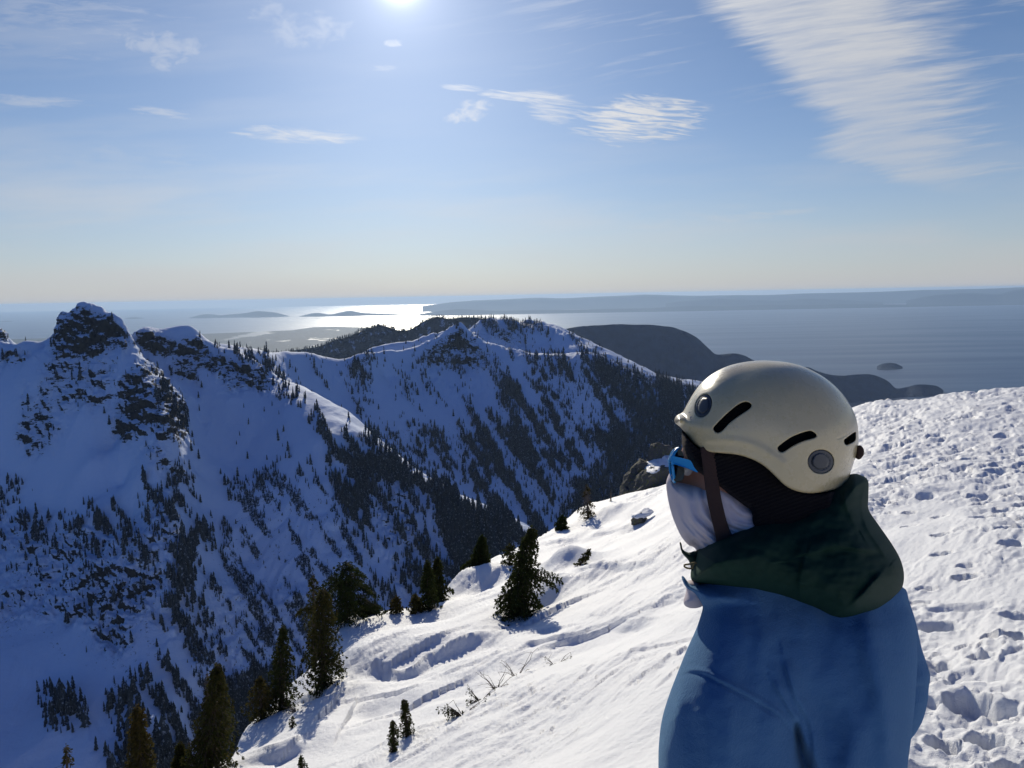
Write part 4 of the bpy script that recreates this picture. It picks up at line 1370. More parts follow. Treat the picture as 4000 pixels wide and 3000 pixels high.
# ------------------------------------------------------------------ near trees, shrubs and rocks
def conifer(seed, h, w, profile='cone', lean=(0, 0), bend=0.0, n_br=110, leaf=0.055, droop=0.45, dense=1.0, dry=(0.0, 0.0), bare=0.0, arms=()):
    """returns trunk (verts, faces) and crown (verts, faces, dry and backlit tint), metres, foot at the origin"""
    r_ = np.random.default_rng(seed)

    def axis(t):
        t = t * (0.25 if profile == 'spray' else 1)
        return np.array([lean[0] * h * t + bend * h * t * (1 - t) * 1.6, lean[1] * h * t, h * t])
    # trunk
    tv, tf = [], []
    nseg, ns = 12, 7
    r0 = 0.028 * h + 0.02
    for i in range(nseg + 1):
        t = i / nseg
        c = axis(t - 0.06 if i == 0 else t)
        rad = r0 * (1 - t) ** 0.85 + 0.004
        for s_ in range(ns):
            a = 2 * math.pi * s_ / ns
            k = rad * (1 + 0.12 * r_.standard_normal())
            tv.append((c[0] + k * math.cos(a), c[1] + k * math.sin(a), c[2]))
    for i in range(nseg):
        for s_ in range(ns):
            a, b = i * ns + s_, i * ns + (s_ + 1) % ns
            tf.append((a, b, b + ns, a + ns))
    cv, cf, cd = [], [], []

    def tube(p, q, ra, rb):
        d = q - p
        L = np.linalg.norm(d) + 1e-9
        d = d / L
        u = np.cross(d, [0.3, 0.2, 0.93])
        u /= np.linalg.norm(u) + 1e-9
        v = np.cross(d, u)
        b = len(tv)
        for c, rad in ((p, ra), (q, rb)):
            for s_ in range(3):
                a = 2 * math.pi * s_ / 3
                x = c + rad * (math.cos(a) * u + math.sin(a) * v)
                tv.append(tuple(x))
        for s_ in range(3):
            tf.append((b + s_, b + (s_ + 1) % 3, b + 3 + (s_ + 1) % 3, b + 3 + s_))

    branches = []
    for i in range(n_br):
        t = 0.03 + 0.95 * ((i + r_.uniform()) / n_br)
        az_ = i * 2.399963 + r_.normal(0, 0.5)
        if profile == 'cone':
            L = w * 0.5 * (1 - t) ** 0.85 + 0.02 * h
        elif profile == 'column':
            L = w * 0.5 * (min(1, (1 - t) * 3.2)) ** 0.6 * (0.78 + 0.22 * math.sin(t * 9 + seed))
        else:
            L = w * 0.5 * (0.35 + 0.65 * math.sin(math.pi * min(1, t * 1.05)))
        L *= r_.uniform(0.62, 1.12)
        branches.append((t, az_, L, droop * r_.uniform(0.7, 1.3)))
    if profile == 'spray':                 # half-buried shrub: stems fan out from the foot
        branches = []
        for i in range(n_br):
            branches.append((0.02 + 0.2 * r_.uniform(), r_.uniform(-0.9, 0.9) + (math.pi if r_.uniform() < 0.6 else 0), h * r_.uniform(0.45, 1.05), -r_.uniform(0.25, 1.5) * (0.5 if droop > 0 else 1)))
    for (t, az_, L, dr) in arms:
        for k in range(5):
            branches.append((t + r_.uniform(-0.03, 0.03), az_ + r_.normal(0, 0.12), L * r_.uniform(0.8, 1.0), dr))
    for (t, az_, L, dr) in branches:
        p0 = axis(t)
        dirh = np.array([math.cos(az_), math.sin(az_), 0])
        m = max(3, int(L / 0.09))
        last = p0
        live = r_.uniform() > bare
        for k in range(1, m + 1):
            s_ = k / m
            up = 0.28 * (1 - s_) * s_ * L * 2 - dr * L * s_ ** 1.3
            q = p0 + dirh * L * s_ + np.array([r_.normal(0, .012), r_.normal(0, .012), up + r_.normal(0, .01)])
            if k % 2 == 0 or m < 5 or not live:
                tube(last, q, 0.010 * (1 - s_) + 0.004, 0.007 * (1 - s_) + 0.003)
                last = q
            if not live:
                if r_.uniform() < 0.8:
                    tip = q + np.array([r_.normal(0, .07), r_.normal(0, .07), r_.normal(-.03, .05)])
                    tube(q, tip, 0.004, 0.002)
                continue
            nl = int(r_.poisson(5.5 * dense * (0.6 + 0.7 * s_))) + 2
            sd_ = np.array([-dirh[1], dirh[0], 0])
            for _ in range(nl):
                sg = r_.uniform(-1, 1)
                ln = leaf * r_.uniform(0.7, 1.7)
                dd = dirh * r_.uniform(0.1, 0.9) + sd_ * sg * 1.0 + np.array([0, 0, r_.normal(-0.45, 0.35)])
                dd /= np.linalg.norm(dd)
                o = q + sd_ * sg * 0.22 * L * (1 - 0.5 * s_) * r_.uniform(0.1, 1) + np.array([0, 0, r_.normal(-0.02, 0.025)])
                wv = np.cross(dd, r_.normal(size=3))
                wv /= np.linalg.norm(wv) + 1e-9
                b = len(cv)
                e = o + dd * ln
                mid = o + dd * ln * 0.55
                cv.extend((tuple(o), tuple(mid + wv * ln * 0.24), tuple(e), tuple(mid - wv * ln * 0.24)))
                cf.append((b, b + 1, b + 2, b + 3))
                dv_ = dry[0] + (dry[1] - dry[0]) * t + r_.normal(0, 0.15)
                cd.extend([min(1, max(0, dv_))] * 4)
    # leader
    for k in range(int(16 * dense)):
        t = 1 - 0.06 * r_.uniform()
        o = axis(t)
        dd = r_.normal(size=3) * np.array([1, 1, 0.5]) + np.array([0, 0, 0.7])
        dd /= np.linalg.norm(dd)
        wv = np.cross(dd, r_.normal(size=3))
        wv /= np.linalg.norm(wv)
        b = len(cv)
        ln = leaf * 1.3
        cv.extend((tuple(o), tuple(o + dd * ln * .5 + wv * ln * .22), tuple(o + dd * ln), tuple(o + dd * ln * .5 - wv * ln * .22)))
        cf.append((b, b + 1, b + 2, b + 3))
        cd.extend([min(1, max(0, dry[1]))] * 4)
    return tv, tf, cv, cf, cd


def plant_tree(name, label, cat, group, base, top, wpx, Y=None, seed=1, **kw):
    """base/top in photo pixels; the base stands on the snow where the pixel meets it, or at distance Y"""
    if Y is None:
        b = ground_hit(base[0], base[1])[0]
    else:
        b = at_y(base[0], base[1], Y)
    b = np.array([b[0], b[1], ground_z(b[0], b[1]) if Y is None else float(base_h(np.array([b[0]]), np.array([b[1]]))[0])])
    tp = at_y(top[0], top[1], b[1])
    D = float(b @ CF)
    h = tp[2] - b[2] + 0.05
    w = wpx / FPX * D
    lx = (tp[0] - b[0]) / h
    b[2] -= 0.08
    tv, tf, cv, cf, cd = conifer(seed, h, w, lean=(lx, 0), leaf=kw.pop('leaf', 0.0022 * D + 0.012), **kw)
    root = empty(name, b, label, cat, group)
    bark = M_DEADWOOD if kw.get('bare', 0) > 0.4 else M_BARK
    mesh_obj('trunk', tv, np.array(tf), bark, root)
    if cf and kw.get('bare', 0) < 1:
        mesh_obj('crown', cv, np.array(cf), M_NEEDLE, root, smooth=False, attrs={'dry': cd})
    return root, b, h


GT = 'dark conifers along the lip of the near snow slope'
tree_h = 'mountain conifer'
plant_tree('conifer', 'tall shaggy columnar conifer with brownish top, widest of the left clump on the slope edge', 'tree', GT, (1262, 2655), (1262, 2292), 175, seed=11, profile='column', n_br=230, droop=0.9, dense=1.5, dry=(0, 0.55))
plant_tree('conifer', 'slim dark conifer right behind the broad columnar one, its top rising above it', 'tree', GT, (1222, 2560), (1222, 2234), 120, seed=12, profile='column', n_br=150, droop=0.8, dense=1.3, dry=(0, 0.45), arms=((0.82, math.pi, 0.75, 0.2),))
plant_tree('conifer', 'sprawling wind-bent conifer with grey twiggy top and branches reaching right over the drop', 'tree', GT, (1352, 2420), (1352, 2188), 250, seed=13, profile='round', n_br=150, droop=0.35, dense=1.3, bare=0.22, arms=((0.55, 0.1, 1.15, 0.25), (0.3, -0.1, 1.5, 0.15), (0.62, 3.0, 0.9, 0.3)))
plant_tree('conifer', 'dark pointed conifer on the slope edge just left of the tall clump', 'tree', GT, (1095, 2745), (1105, 2440), 165, seed=14, profile='cone', n_br=170, droop=0.7, dense=1.4, dry=(0, 0.2))
plant_tree('conifer', 'short brownish bushy conifer leaning against the foot of the dark pointed one', 'tree', GT, (1022, 2790), (1015, 2640), 130, seed=15, profile='column', n_br=90, droop=0.5, dense=1.2, dry=(0.3, 0.7))
plant_tree('conifer', 'big olive-green conifer with drooping branches, cut by the bottom edge left of the snow', 'tree', GT, (800, 3300), (848, 2584), 270, Y=14.5, seed=16, profile='cone', n_br=330, droop=0.8, dense=1.5, dry=(0.1, 0.45), bend=0.06)
plant_tree('dead_tree', 'grey dead trunk with a reddish tip beside the big olive-green conifer', 'tree', None, (822, 3200), (808, 2620), 70, Y=14.8, seed=17, profile='column', n_br=70, droop=0.3, bare=1.0)
plant_tree('conifer', 'narrow rust-topped conifer standing alone low on the left, cut by the bottom edge', 'tree', GT, (575, 3330), (535, 2745), 185, Y=13.5, seed=18, profile='cone', n_br=300, droop=0.9, dense=1.5, dry=(0.05, 0.95))
plant_tree('conifer', 'small conifer top just left of the big olive-green one at the bottom edge', 'tree', GT, (700, 3250), (703, 2895), 110, Y=14.6, seed=19, profile='cone', n_br=120, droop=0.5, dense=1.2, dry=(0.2, 0.4))
plant_tree('dead_tree', 'broken grey stump-like snag between two conifer tops at the bottom edge', 'tree', None, (745, 3250), (742, 2888), 60, Y=14.9, seed=20, profile='column', n_br=60, droop=0.2, bare=1.0)
plant_tree('conifer', 'rusty twig of a treetop poking up at the bottom left corner', 'tree', None, (272, 3300), (258, 2905), 90, Y=12.8, seed=21, profile='cone', n_br=60, droop=0.4, dense=0.8, dry=(0.9, 0.6), bare=0.3)
plant_tree('conifer', 'left one of the twin dark conifers at the corniced edge', 'tree', GT, (1675, 2372), (1669, 2188), 95, seed=22, profile='cone', n_br=130, droop=0.6, dense=1.4, dry=(0, 0.1))
plant_tree('conifer', 'right one of the twin dark conifers, touching the blue shaded drift', 'tree', GT, (1706, 2350), (1709, 2174), 105, seed=23, profile='cone', n_br=140, droop=0.6, dense=1.4, dry=(0, 0.2), arms=((0.3, 0.1, 0.7, 0.1),))
plant_tree('conifer_bush', 'golden-brown bush at the left foot of the twin conifers', 'bush', None, (1624, 2380), (1622, 2322), 62, seed=24, profile='round', n_br=60, droop=0.5, dense=1.5, dry=(0.4, 0.6))
plant_tree('conifer_bush', 'dull brown bush on the snow rim halfway between the left clump and the twin conifers', 'bush', None, (1543, 2386), (1549, 2328), 58, seed=25, profile='round', n_br=50, droop=0.5, dense=1.2, dry=(0.5, 0.7), bare=0.2)
plant_tree('conifer', 'dark conifer with a steep left skirt beside the corniced drift above the twins', 'tree', GT, (1868, 2240), (1884, 2088), 120, seed=26, profile='cone', n_br=130, droop=0.6, dense=1.4, arms=((0.25, 3.0, 0.8, 0.5),))
plant_tree('conifer', 'broad dark conifer leaning right with a long low branch, alone on the mid slope', 'tree', GT, (2020, 2370), (2078, 2052), 225, seed=27, profile='cone', n_br=280, droop=0.45, dense=1.6, dry=(0, 0.15), bend=-0.05, arms=((0.47, 0.05, 1.35, 0.18), (0.42, 0.0, 1.1, 0.3)))
plant_tree('conifer', 'tiny brownish conifer at the tip of the long branch', 'tree', None, (2203, 2214), (2212, 2158), 40, seed=28, profile='column', n_br=40, droop=0.2, dense=1.2, dry=(0.3, 0.5))
plant_tree('sapling', 'thin leaning sapling on smooth snow, right of the broad dark conifer', 'tree', None, (2260, 2224), (2303, 2144), 48, seed=29, profile='cone', n_br=28, droop=-0.1, dense=0.9, dry=(0.2, 0.4))
plant_tree('dead_tree', 'grey-brown bare conifer left of the lichen-covered outcrop', 'tree', None, (2298, 2020), (2290, 1895), 88, seed=30, profile='cone', n_br=150, droop=0.35, bare=0.86, dense=0.8, dry=(0.7, 0.8))
plant_tree('conifer_bush', 'dark clump of conifer growth on the crest below the bare grey tree', 'bush', None, (2190, 2066), (2197, 2012), 50, seed=31, profile='round', n_br=50, droop=0.3, dense=1.4)
plant_tree('dead_tree', 'tiny pale snag just left of the lichen-covered outcrop', 'tree', None, (2386, 1962), (2386, 1911), 16, seed=32, profile='column', n_br=20, droop=0.1, bare=1.0)
plant_tree('sapling', 'taller of two little conifers standing together low on the open snow', 'tree', 'pair of little conifers on the open snow', (1592, 2868), (1578, 2728), 72, seed=33, profile='cone', n_br=62, droop=0.12, dense=1.3, dry=(0, 0.3), leaf=0.032)
plant_tree('sapling', 'shorter left one of two little conifers standing together on the open snow', 'tree', 'pair of little conifers on the open snow', (1537, 2928), (1535, 2810), 48, seed=34, profile='column', n_br=50, droop=0.12, dense=1.3, dry=(0, 0.3), leaf=0.030)
plant_tree('sapling', 'tiny conifer tip poking out of the snow at the bottom edge', 'tree', None, (1180, 3010), (1177, 2948), 52, seed=35, profile='cone', n_br=26, droop=0.0, dense=1.1, leaf=0.03)
plant_tree('shrub', 'drooping half-buried evergreen shrub right of the two little conifers', 'shrub', None, (1808, 2772), (1800, 2712), 72, seed=36, profile='spray', n_br=26, droop=0.7, dense=0.9, bare=0.35, leaf=0.035)
plant_tree('shrub', 'small dark evergreen sprig above the drooping shrub', 'shrub', None, (1876, 2712), (1872, 2682), 32, seed=37, profile='spray', n_br=14, droop=-0.1, dense=0.9, leaf=0.03)
plant_tree('shrub', 'bare forked twigs poking from the snow, lower of two twig tufts', 'shrub', None, (1940, 2655), (1925, 2614), 62, seed=38, profile='spray', n_br=11, droop=-0.5, bare=1.0)
plant_tree('shrub', 'bare twigs poking from the snow, upper of two twig tufts', 'shrub', None, (2020, 2594), (2008, 2560), 60, seed=39, profile='spray', n_br=8, droop=-0.5, bare=1.0)
plant_tree('shrub', 'small dark tuft in a hollow, farthest right of the sprigs on the open snow', 'shrub', None, (2172, 2566), (2168, 2545), 28, seed=40, profile='spray', n_br=14, droop=0.1, bare=0.4, dense=0.7, leaf=0.03)
plant_tree('shrub', 'snow-crusted twigs in the tree shade at the foot of the columnar conifer', 'shrub', None, (1160, 2760), (1168, 2728), 42, seed=41, profile='spray', n_br=18, droop=0.2, bare=0.6, dense=0.7, leaf=0.03)
plant_tree('shrub', 'dark little evergreen tuft in the blue shade near the slope edge', 'shrub', None, (1140, 2828), (1144, 2795), 30, seed=42, profile='round', n_br=18, droop=0.2, dense=1.0, leaf=0.03)
plant_tree('conifer_bush', 'low scrub peeping over the crest between the corniced conifer and the broad dark one', 'bush', None, (1990, 2140), (1992, 2124), 70, seed=43, profile='round', n_br=40, droop=0.1, dense=1.0, dry=(0.2, 0.3))
plant_tree('conifer_bush', 'dark low branches spreading on the rim right of the sprawling conifer', 'bush', None, (1440, 2392), (1440, 2358), 110, seed=44, profile='round', n_br=60, droop=0.1, dense=1.3)


def rock_material():
    m, T = new_mat('lichen_rock')
    g = T.n('ShaderNodeNewGeometry')
    P = g.outputs['Position']
    n1 = T.noise(P, 1.6, 6, 0.65)
    n2 = T.noise(P, 6.0, 5, 0.7)
    c = T.mix(n1, (0.05, 0.05, 0.046), (0.19, 0.18, 0.165))
    c = T.mix(T.smooth(n2, 0.5, 0.62), c, (0.14, 0.15, 0.065))
    c = T.mix(T.smooth(T.noise(P, 11.0, 3), 0.62, 0.7), c, (0.27, 0.27, 0.25))
    p = principled(T, **{'Base Color': c, 'Roughness': 0.9, 'Specular IOR Level': 0.2})
    add_bump(T, p, T.m('ADD', n2, n1), 0.12, 1.0)
    return m


M_ROCK = rock_material()


def boulder(name, centre, size, rot, seed, mat, parent=None, n=46, jag=0.28, pts=9):
    """angular boulder: planes cut from a ball, then roughened"""
    r_ = np.random.default_rng(seed)
    u = np.linspace(0, 2 * math.pi, n, endpoint=False)
    v = np.linspace(0.02, math.pi - 0.02, n // 2)
    U, W = np.meshgrid(u, v, indexing='ij')
    D = np.stack([np.sin(W) * np.cos(U), np.sin(W) * np.sin(U), np.cos(W)], -1)
    pl = r_.normal(size=(pts + 7, 3))
    pl /= np.linalg.norm(pl, axis=1)[:, None]
    off = r_.uniform(0.62, 0.95, len(pl))
    rad = np.full(U.shape, 1.2)
    for p_, o_ in zip(pl, off):
        c = D @ p_
        rad = np.minimum(rad, np.where(c > 0.05, o_ / np.maximum(c, 0.05), 9))
    rad *= 1 + jag * 0.35 * fbm3(D[..., 0] * 2.2 + seed, D[..., 1] * 2.2, D[..., 2] * 2.2, 4, seed)
    P = D * rad[..., None] * np.array(size)
    ca, sa = math.cos(rot[2]), math.sin(rot[2])
    cb, sb = math.cos(rot[1]), math.sin(rot[1])
    Ry = np.array([[cb, 0, sb], [0, 1, 0], [-sb, 0, cb]])
    Rz = np.array([[ca, -sa, 0], [sa, ca, 0], [0, 0, 1]])
    P = P @ (Rz @ Ry).T + np.array(centre)
    nv = n // 2
    Fc = grid_faces(n, nv)
    a0 = (n - 1) * nv + np.arange(nv - 1)
    ring_ = np.stack([a0, np.arange(nv - 1), np.arange(1, nv), a0 + 1], 1)
    Vv = np.concatenate([P.reshape(-1, 3), [P[:, 0].mean(0), P[:, -1].mean(0)]])
    tri = [(i * nv, ((i + 1) % n) * nv, len(Vv) - 2) for i in range(n)] + [(i * nv + nv - 1, len(Vv) - 1, ((i + 1) % n) * nv + nv - 1) for i in range(n)]
    faces = [tuple(f) for f in np.concatenate([Fc, ring_])] + tri
    return mesh_obj(name, Vv, faces, mat, parent)


c = at_y(2535, 1905, 49.0)
outc = empty('rock_outcrop', c, 'large grey-green lichen-covered outcrop with a snow cap, on the crest behind the masked face', 'rock')
D49 = 49.0
px = D49 / FPX


def rel(px_, py_, Y):
    return at_y(px_, py_, Y) - c


boulder('rock_face', rel(2560, 1886, 48.6), (150 * px, 1.7, 84 * px), (0, -0.50, 0), 3, M_ROCK, outc, n=100, jag=0.5, pts=9)
boulder('boulder', rel(2576, 1796, 50.0), (58 * px, 1.0, 56 * px), (0, -0.4, 0.3), 5, M_ROCK, outc, n=60, jag=0.5)
boulder('boulder', rel(2520, 1836, 49.8), (50 * px, 1.0, 52 * px), (0, -0.5, 0.8), 8, M_ROCK, outc, n=60, jag=0.5)
boulder('boulder', rel(2482, 1880, 49.6), (44 * px, 0.8, 48 * px), (0, -0.6, 0.2), 9, M_ROCK, outc, n=60, jag=0.5)
boulder('boulder', rel(2452, 1922, 49.4), (34 * px, 0.6, 34 * px), (0, -0.3, 1.2), 19, M_ROCK, outc, n=60, jag=0.5)
boulder('boulder', rel(2626, 1790, 50.6), (34 * px, 0.7, 34 * px), (0, 0.2, 0.2), 10, M_ROCK, outc, jag=0.4)
for q_, (a_, b_, sx, sz, tl) in enumerate(((2545, 1829, 34, 11, -0.35), (2574, 1818, 42, 15, -0.30), (2608, 1806, 52, 22, -0.25), (2640, 1800, 50, 26, -0.1))):
    boulder('snow_cap', rel(a_, b_, 48.7 + 0.2 * q_), (sx * px, 1.3, sz * px), (0, tl, 0.2 * q_), 40 + q_, M_SNOW, outc, n=50, jag=0.7, pts=3)
g = ground_hit(2497, 2036)[0]
r2 = empty('rock', g, 'small dark rock poking from the snow below the large outcrop, with a snow lid', 'rock')
boulder('stone', (0, 0, 0.1), (0.42, 0.35, 0.30), (0, -0.3, 0.3), 15, M_ROCK, r2, jag=0.5)
boulder('snow_cap', (0.18, 0.1, 0.36), (0.48, 0.4, 0.14), (0, -0.25, 0.2), 16, M_SNOW, r2, jag=0.3, pts=2)

# ------------------------------------------------------------------ the person
D0 = 1.15                          # distance of the person's middle plane from the camera (metres)
MPP = D0 / FPX                     # metres per photo pixel at that distance


class Grid:
    """a volume whose axes are photo px, photo py and distance; used to sculpt shapes at their real distance and thickness"""
    def __init__(self, x0, x1, y0, y1, d0, d1, sp, sd):
        self.x = np.arange(x0, x1 + sp, sp, dtype=float)
        self.y = np.arange(y0, y1 + sp, sp, dtype=float)
        self.d = np.arange(d0, d1 + sd, sd, dtype=float)
        self.X, self.Y = np.meshgrid(self.x, self.y, indexing='ij')
        self.sp, self.sd = sp, sd
        self.D = self.d[None, None, :]

    def world(self, V):
        px_ = self.x[0] + V[:, 0] * self.sp
        py_ = self.y[0] + V[:, 1] * self.sp
        d_ = self.d[0] + V[:, 2] * self.sd
        return at_d(px_, py_, d_)

    def dist(self, poly, curve=6):
        P = catmull(poly, curve) if curve else np.array(poly, float)
        return poly_sd(self.X, self.Y, P) * MPP       # metres, positive inside

    def inflate(self, din, R, T, mid=D0, near_bump=None, p=2.0, Tn=None):
        """F<0 inside: thickness T at depth R inside the outline, round at the rim"""
        s_ = din / R
        q = np.maximum(1 - s_, 0)
        q = np.where(s_ > 1, 0, q)
        mid = np.broadcast_to(np.asarray(mid, float), self.X.shape)[..., None]
        T = np.broadcast_to(np.asarray(T, float), self.X.shape)[..., None]
        Tn_ = T if Tn is None else np.broadcast_to(np.asarray(Tn, float), self.X.shape)[..., None]
        w = self.D - mid
        Tt = np.where(w < 0, Tn_ + (0 if near_bump is None else near_bump[..., None]), T)
        e = np.abs(w) / Tt
        return (np.power(q[..., None] ** p + e ** p, 1 / p) - 1) * np.minimum(R, Tt.min())

    def near_surface(self, din, R, T, mid, p=2.0):
        q = np.clip(1 - din / R, 0, 1)
        return mid - T * (1 - q ** p) ** (1 / p)

    def mesh(self, name, F, mat, parent, attrs=None, smooth_iter=1):
        V, Q = surface_nets(F.astype(np.float32))
        W = self.world(V)
        if smooth_iter:
            e = np.concatenate([Q[:, [0, 1]], Q[:, [1, 2]], Q[:, [2, 3]], Q[:, [3, 0]]])
            e = np.concatenate([e, e[:, ::-1]])
            for _ in range(smooth_iter):
                acc = np.zeros_like(W)
                for k in range(3):
                    acc[:, k] = np.bincount(e[:, 0], W[e[:, 1], k], len(W))
                cnt = np.bincount(e[:, 0], minlength=len(W))[:, None]
                W = W * 0.5 + 0.5 * acc / np.maximum(cnt, 1)
        Q = fix_winding(W, Q)
        return mesh_obj(name, W, Q, mat, parent, attrs=attrs)


def fix_winding(W, Q):
    c = W.mean(0)
    a, b, d = W[Q[:, 0]] - c, W[Q[:, 1]] - c, W[Q[:, 2]] - c
    vol = np.einsum('ij,ij->i', a, np.cross(b, d)).sum()
    return Q if vol > 0 else Q[:, ::-1]


def smin(a, b, k):
    h = np.clip(0.5 + 0.5 * (b - a) / k, 0, 1)
    return b * (1 - h) + a * h - k * h * (1 - h)


def smax(a, b, k):
    return -smin(-a, -b, k)


def tube_mesh(pts, rad, ns=8, flat=None, closed_caps=True, up=(0, 0, 1)):
    pts = np.asarray(pts, float)
    n = len(pts)
    rad = np.broadcast_to(rad, (n,)) if np.ndim(rad) < 2 else rad
    V, F = [], []
    d = np.gradient(pts, axis=0)
    d /= np.linalg.norm(d, axis=1)[:, None] + 1e-12
    upv = np.array(up, float)
    for i in range(n):
        u = np.cross(d[i], upv)
        u /= np.linalg.norm(u) + 1e-9
        v = np.cross(d[i], u)
        a_, b_ = (rad[i], rad[i]) if flat is None else flat
        for s_ in range(ns):
            t = 2 * math.pi * s_ / ns
            V.append(pts[i] + a_ * math.cos(t) * u + b_ * math.sin(t) * v)
    for i in range(n - 1):
        for s_ in range(ns):
            a, b = i * ns + s_, i * ns + (s_ + 1) % ns
            F.append((a, b, b + ns, a + ns))
    F.append(tuple(range(ns))[::-1])
    F.append(tuple(range((n - 1) * ns, n * ns)))
    return np.array(V), F


# --- materials
def fabric(name, c1, c2, sheen=0.4, weave=900, rough=0.9, bump=0.0006, tint=(0.4, 0.6, 0.9)):
    m, T = new_mat(name)
    tc = T.n('ShaderNodeTexCoord')
    P = tc.outputs['Object']
    c = T.mix(T.noise(P, 14, 4, 0.6), c1, c2)
    c = T.mix(T.m('MULTIPLY', T.noise(P, weave, 2, 0.8), 0.35), c, tuple(x * 0.6 for x in c1))
    p = principled(T, **{'Base Color': c, 'Roughness': rough, 'Specular IOR Level': 0.15, 'Sheen Weight': sheen * 0.8, 'Sheen Roughness': 0.4, 'Sheen Tint': (*tint, 1)})
    h = T.m('ADD', T.noise(P, weave, 3, 0.7), T.m('MULTIPLY', T.noise(P, weave * 0.25, 3, 0.6), 1.5))
    add_bump(T, p, h, bump, 1.0)
    return m


M_FLEECE = fabric('blue_fleece', (0.058, 0.155, 0.315), (0.078, 0.19, 0.37), 0.6, 700, 0.95, 0.0012, (0.45, 0.75, 1.0))
M_GREEN = fabric('dark_green_nylon', (0.004, 0.023, 0.016), (0.007, 0.034, 0.022), 0.05, 1500, 0.72, 0.0003, (0.3, 0.8, 0.5))
M_BLACKKNIT = fabric('black_ribbed_knit', (0.008, 0.007, 0.008), (0.014, 0.012, 0.013), 0.15, 600, 0.95, 0.001, (0.5, 0.4, 0.4))
M_GAITER = fabric('pale_lilac_gaiter', (0.70, 0.59, 0.58), (0.77, 0.67, 0.66), 0.25, 1400, 0.85, 0.0002, (0.9, 0.85, 1))
M_STRAP = fabric('brown_webbing', (0.060, 0.035, 0.028), (0.075, 0.045, 0.036), 0.1, 1100, 0.8, 0.0005, (0.6, 0.5, 0.4))
M_TROUSER = fabric('black_trousers', (0.012, 0.013, 0.016), (0.02, 0.02, 0.024), 0.1, 1000, 0.8, 0.0004)


def skin_material():
    m, T = new_mat('skin')
    tc = T.n('ShaderNodeTexCoord')
    P = tc.outputs['Object']
    c = T.mix(T.noise(P, 30, 4), (0.36, 0.155, 0.095), (0.46, 0.22, 0.145))
    p = principled(T, **{'Base Color': c, 'Roughness': 0.5, 'Specular IOR Level': 0.4, 'Subsurface Weight': 0.15, 'Subsurface Radius': (0.8, 0.3, 0.15), 'Subsurface Scale': 0.008})
    add_bump(T, p, T.noise(P, 400, 3), 0.0003, 1.0)
    return m


def shell_material():
    m, T = new_mat('cream_helmet_shell')
    tc = T.n('ShaderNodeTexCoord')
    P = tc.outputs['Object']
    n1 = T.noise(P, 9, 4, 0.6)
    c = T.mix(n1, (0.60, 0.475, 0.25), (0.66, 0.53, 0.29))
    scr = T.smooth(T.noise(P, 160, 2, 0.6), 0.70, 0.76)
    c = T.mix(T.m('MULTIPLY', scr, 0.35), c, (0.38, 0.33, 0.25))
    r = T.smooth(T.noise(P, 40, 5, 0.7), 0.3, 0.7, 0.22, 0.36)
    p = principled(T, **{'Base Color': c, 'Roughness': r, 'Specular IOR Level': 0.5, 'Coat Weight': 0.5, 'Coat Roughness': 0.22})
    add_bump(T, p, T.noise(P, 260, 4, 0.6), 0.00025, 1.0)
    return m


M_SKIN = skin_material()
M_SHELL = shell_material()
M_BLACKPL = simple_mat('black_plastic', (0.012, 0.013, 0.016), 0.45, 0.3, 60, 0.5)
M_GREYPL = simple_mat('grey_plastic', (0.045, 0.050, 0.058), 0.4, 0.15, 60, 0.5)
M_FOAM = simple_mat('black_foam', (0.006, 0.006, 0.007), 0.9, 0.3, 200, 0.1)
M_CYAN = simple_mat('cyan_plastic', (0.02, 0.30, 0.62), 0.35, 0.08, 30, 0.5)
M_LENS = simple_mat('dark_lens', (0.010, 0.006, 0.005), 0.08, 0.1, 10, 0.7)
M_EYE = simple_mat('eye', (0.55, 0.52, 0.50), 0.2, 0.05, 10, 0.5)

# --- body: one continuous figure (head, neck, trunk, arms with hands, legs); the clothes cover most of it
MID = D0
head_poly = [(2668, 1640), (2668, 1700), (2666, 1745), (2652, 1790), (2656, 1815), (2650, 1840), (2634, 1880), (2622, 1905), (2640, 1925), (2634, 1950), (2642, 1975), (2640, 2010), (2668, 2050), (2720, 2075), (2830, 2050),
             (2900, 2090), (2905, 2300), (3250, 2300), (3235, 2050), (3290, 1880), (3310, 1740), (3270, 1580), (3160, 1480), (3000, 1445), (2830, 1465), (2720, 1550)]


def world_grid(lo, hi, st):
    ax = [np.arange(lo[k], hi[k] + st, st) for k in range(3)]
    return ax, np.meshgrid(*ax, indexing='ij')


def caps(G, a, b, ra, rb):
    a, b = np.asarray(a, float), np.asarray(b, float)
    ab = b - a
    t = ((G[0] - a[0]) * ab[0] + (G[1] - a[1]) * ab[1] + (G[2] - a[2]) * ab[2]) / (ab @ ab)
    t = np.clip(t, 0, 1)
    d = np.sqrt((G[0] - a[0] - t * ab[0]) ** 2 + (G[1] - a[1] - t * ab[1]) ** 2 + (G[2] - a[2] - t * ab[2]) ** 2)
    return d - (ra + (rb - ra) * t)


def ell(G, c, r):
    q = np.sqrt(((G[0] - c[0]) / r[0]) ** 2 + ((G[1] - c[1]) / r[1]) ** 2 + ((G[2] - c[2]) / r[2]) ** 2)
    return (q - 1) * min(r)


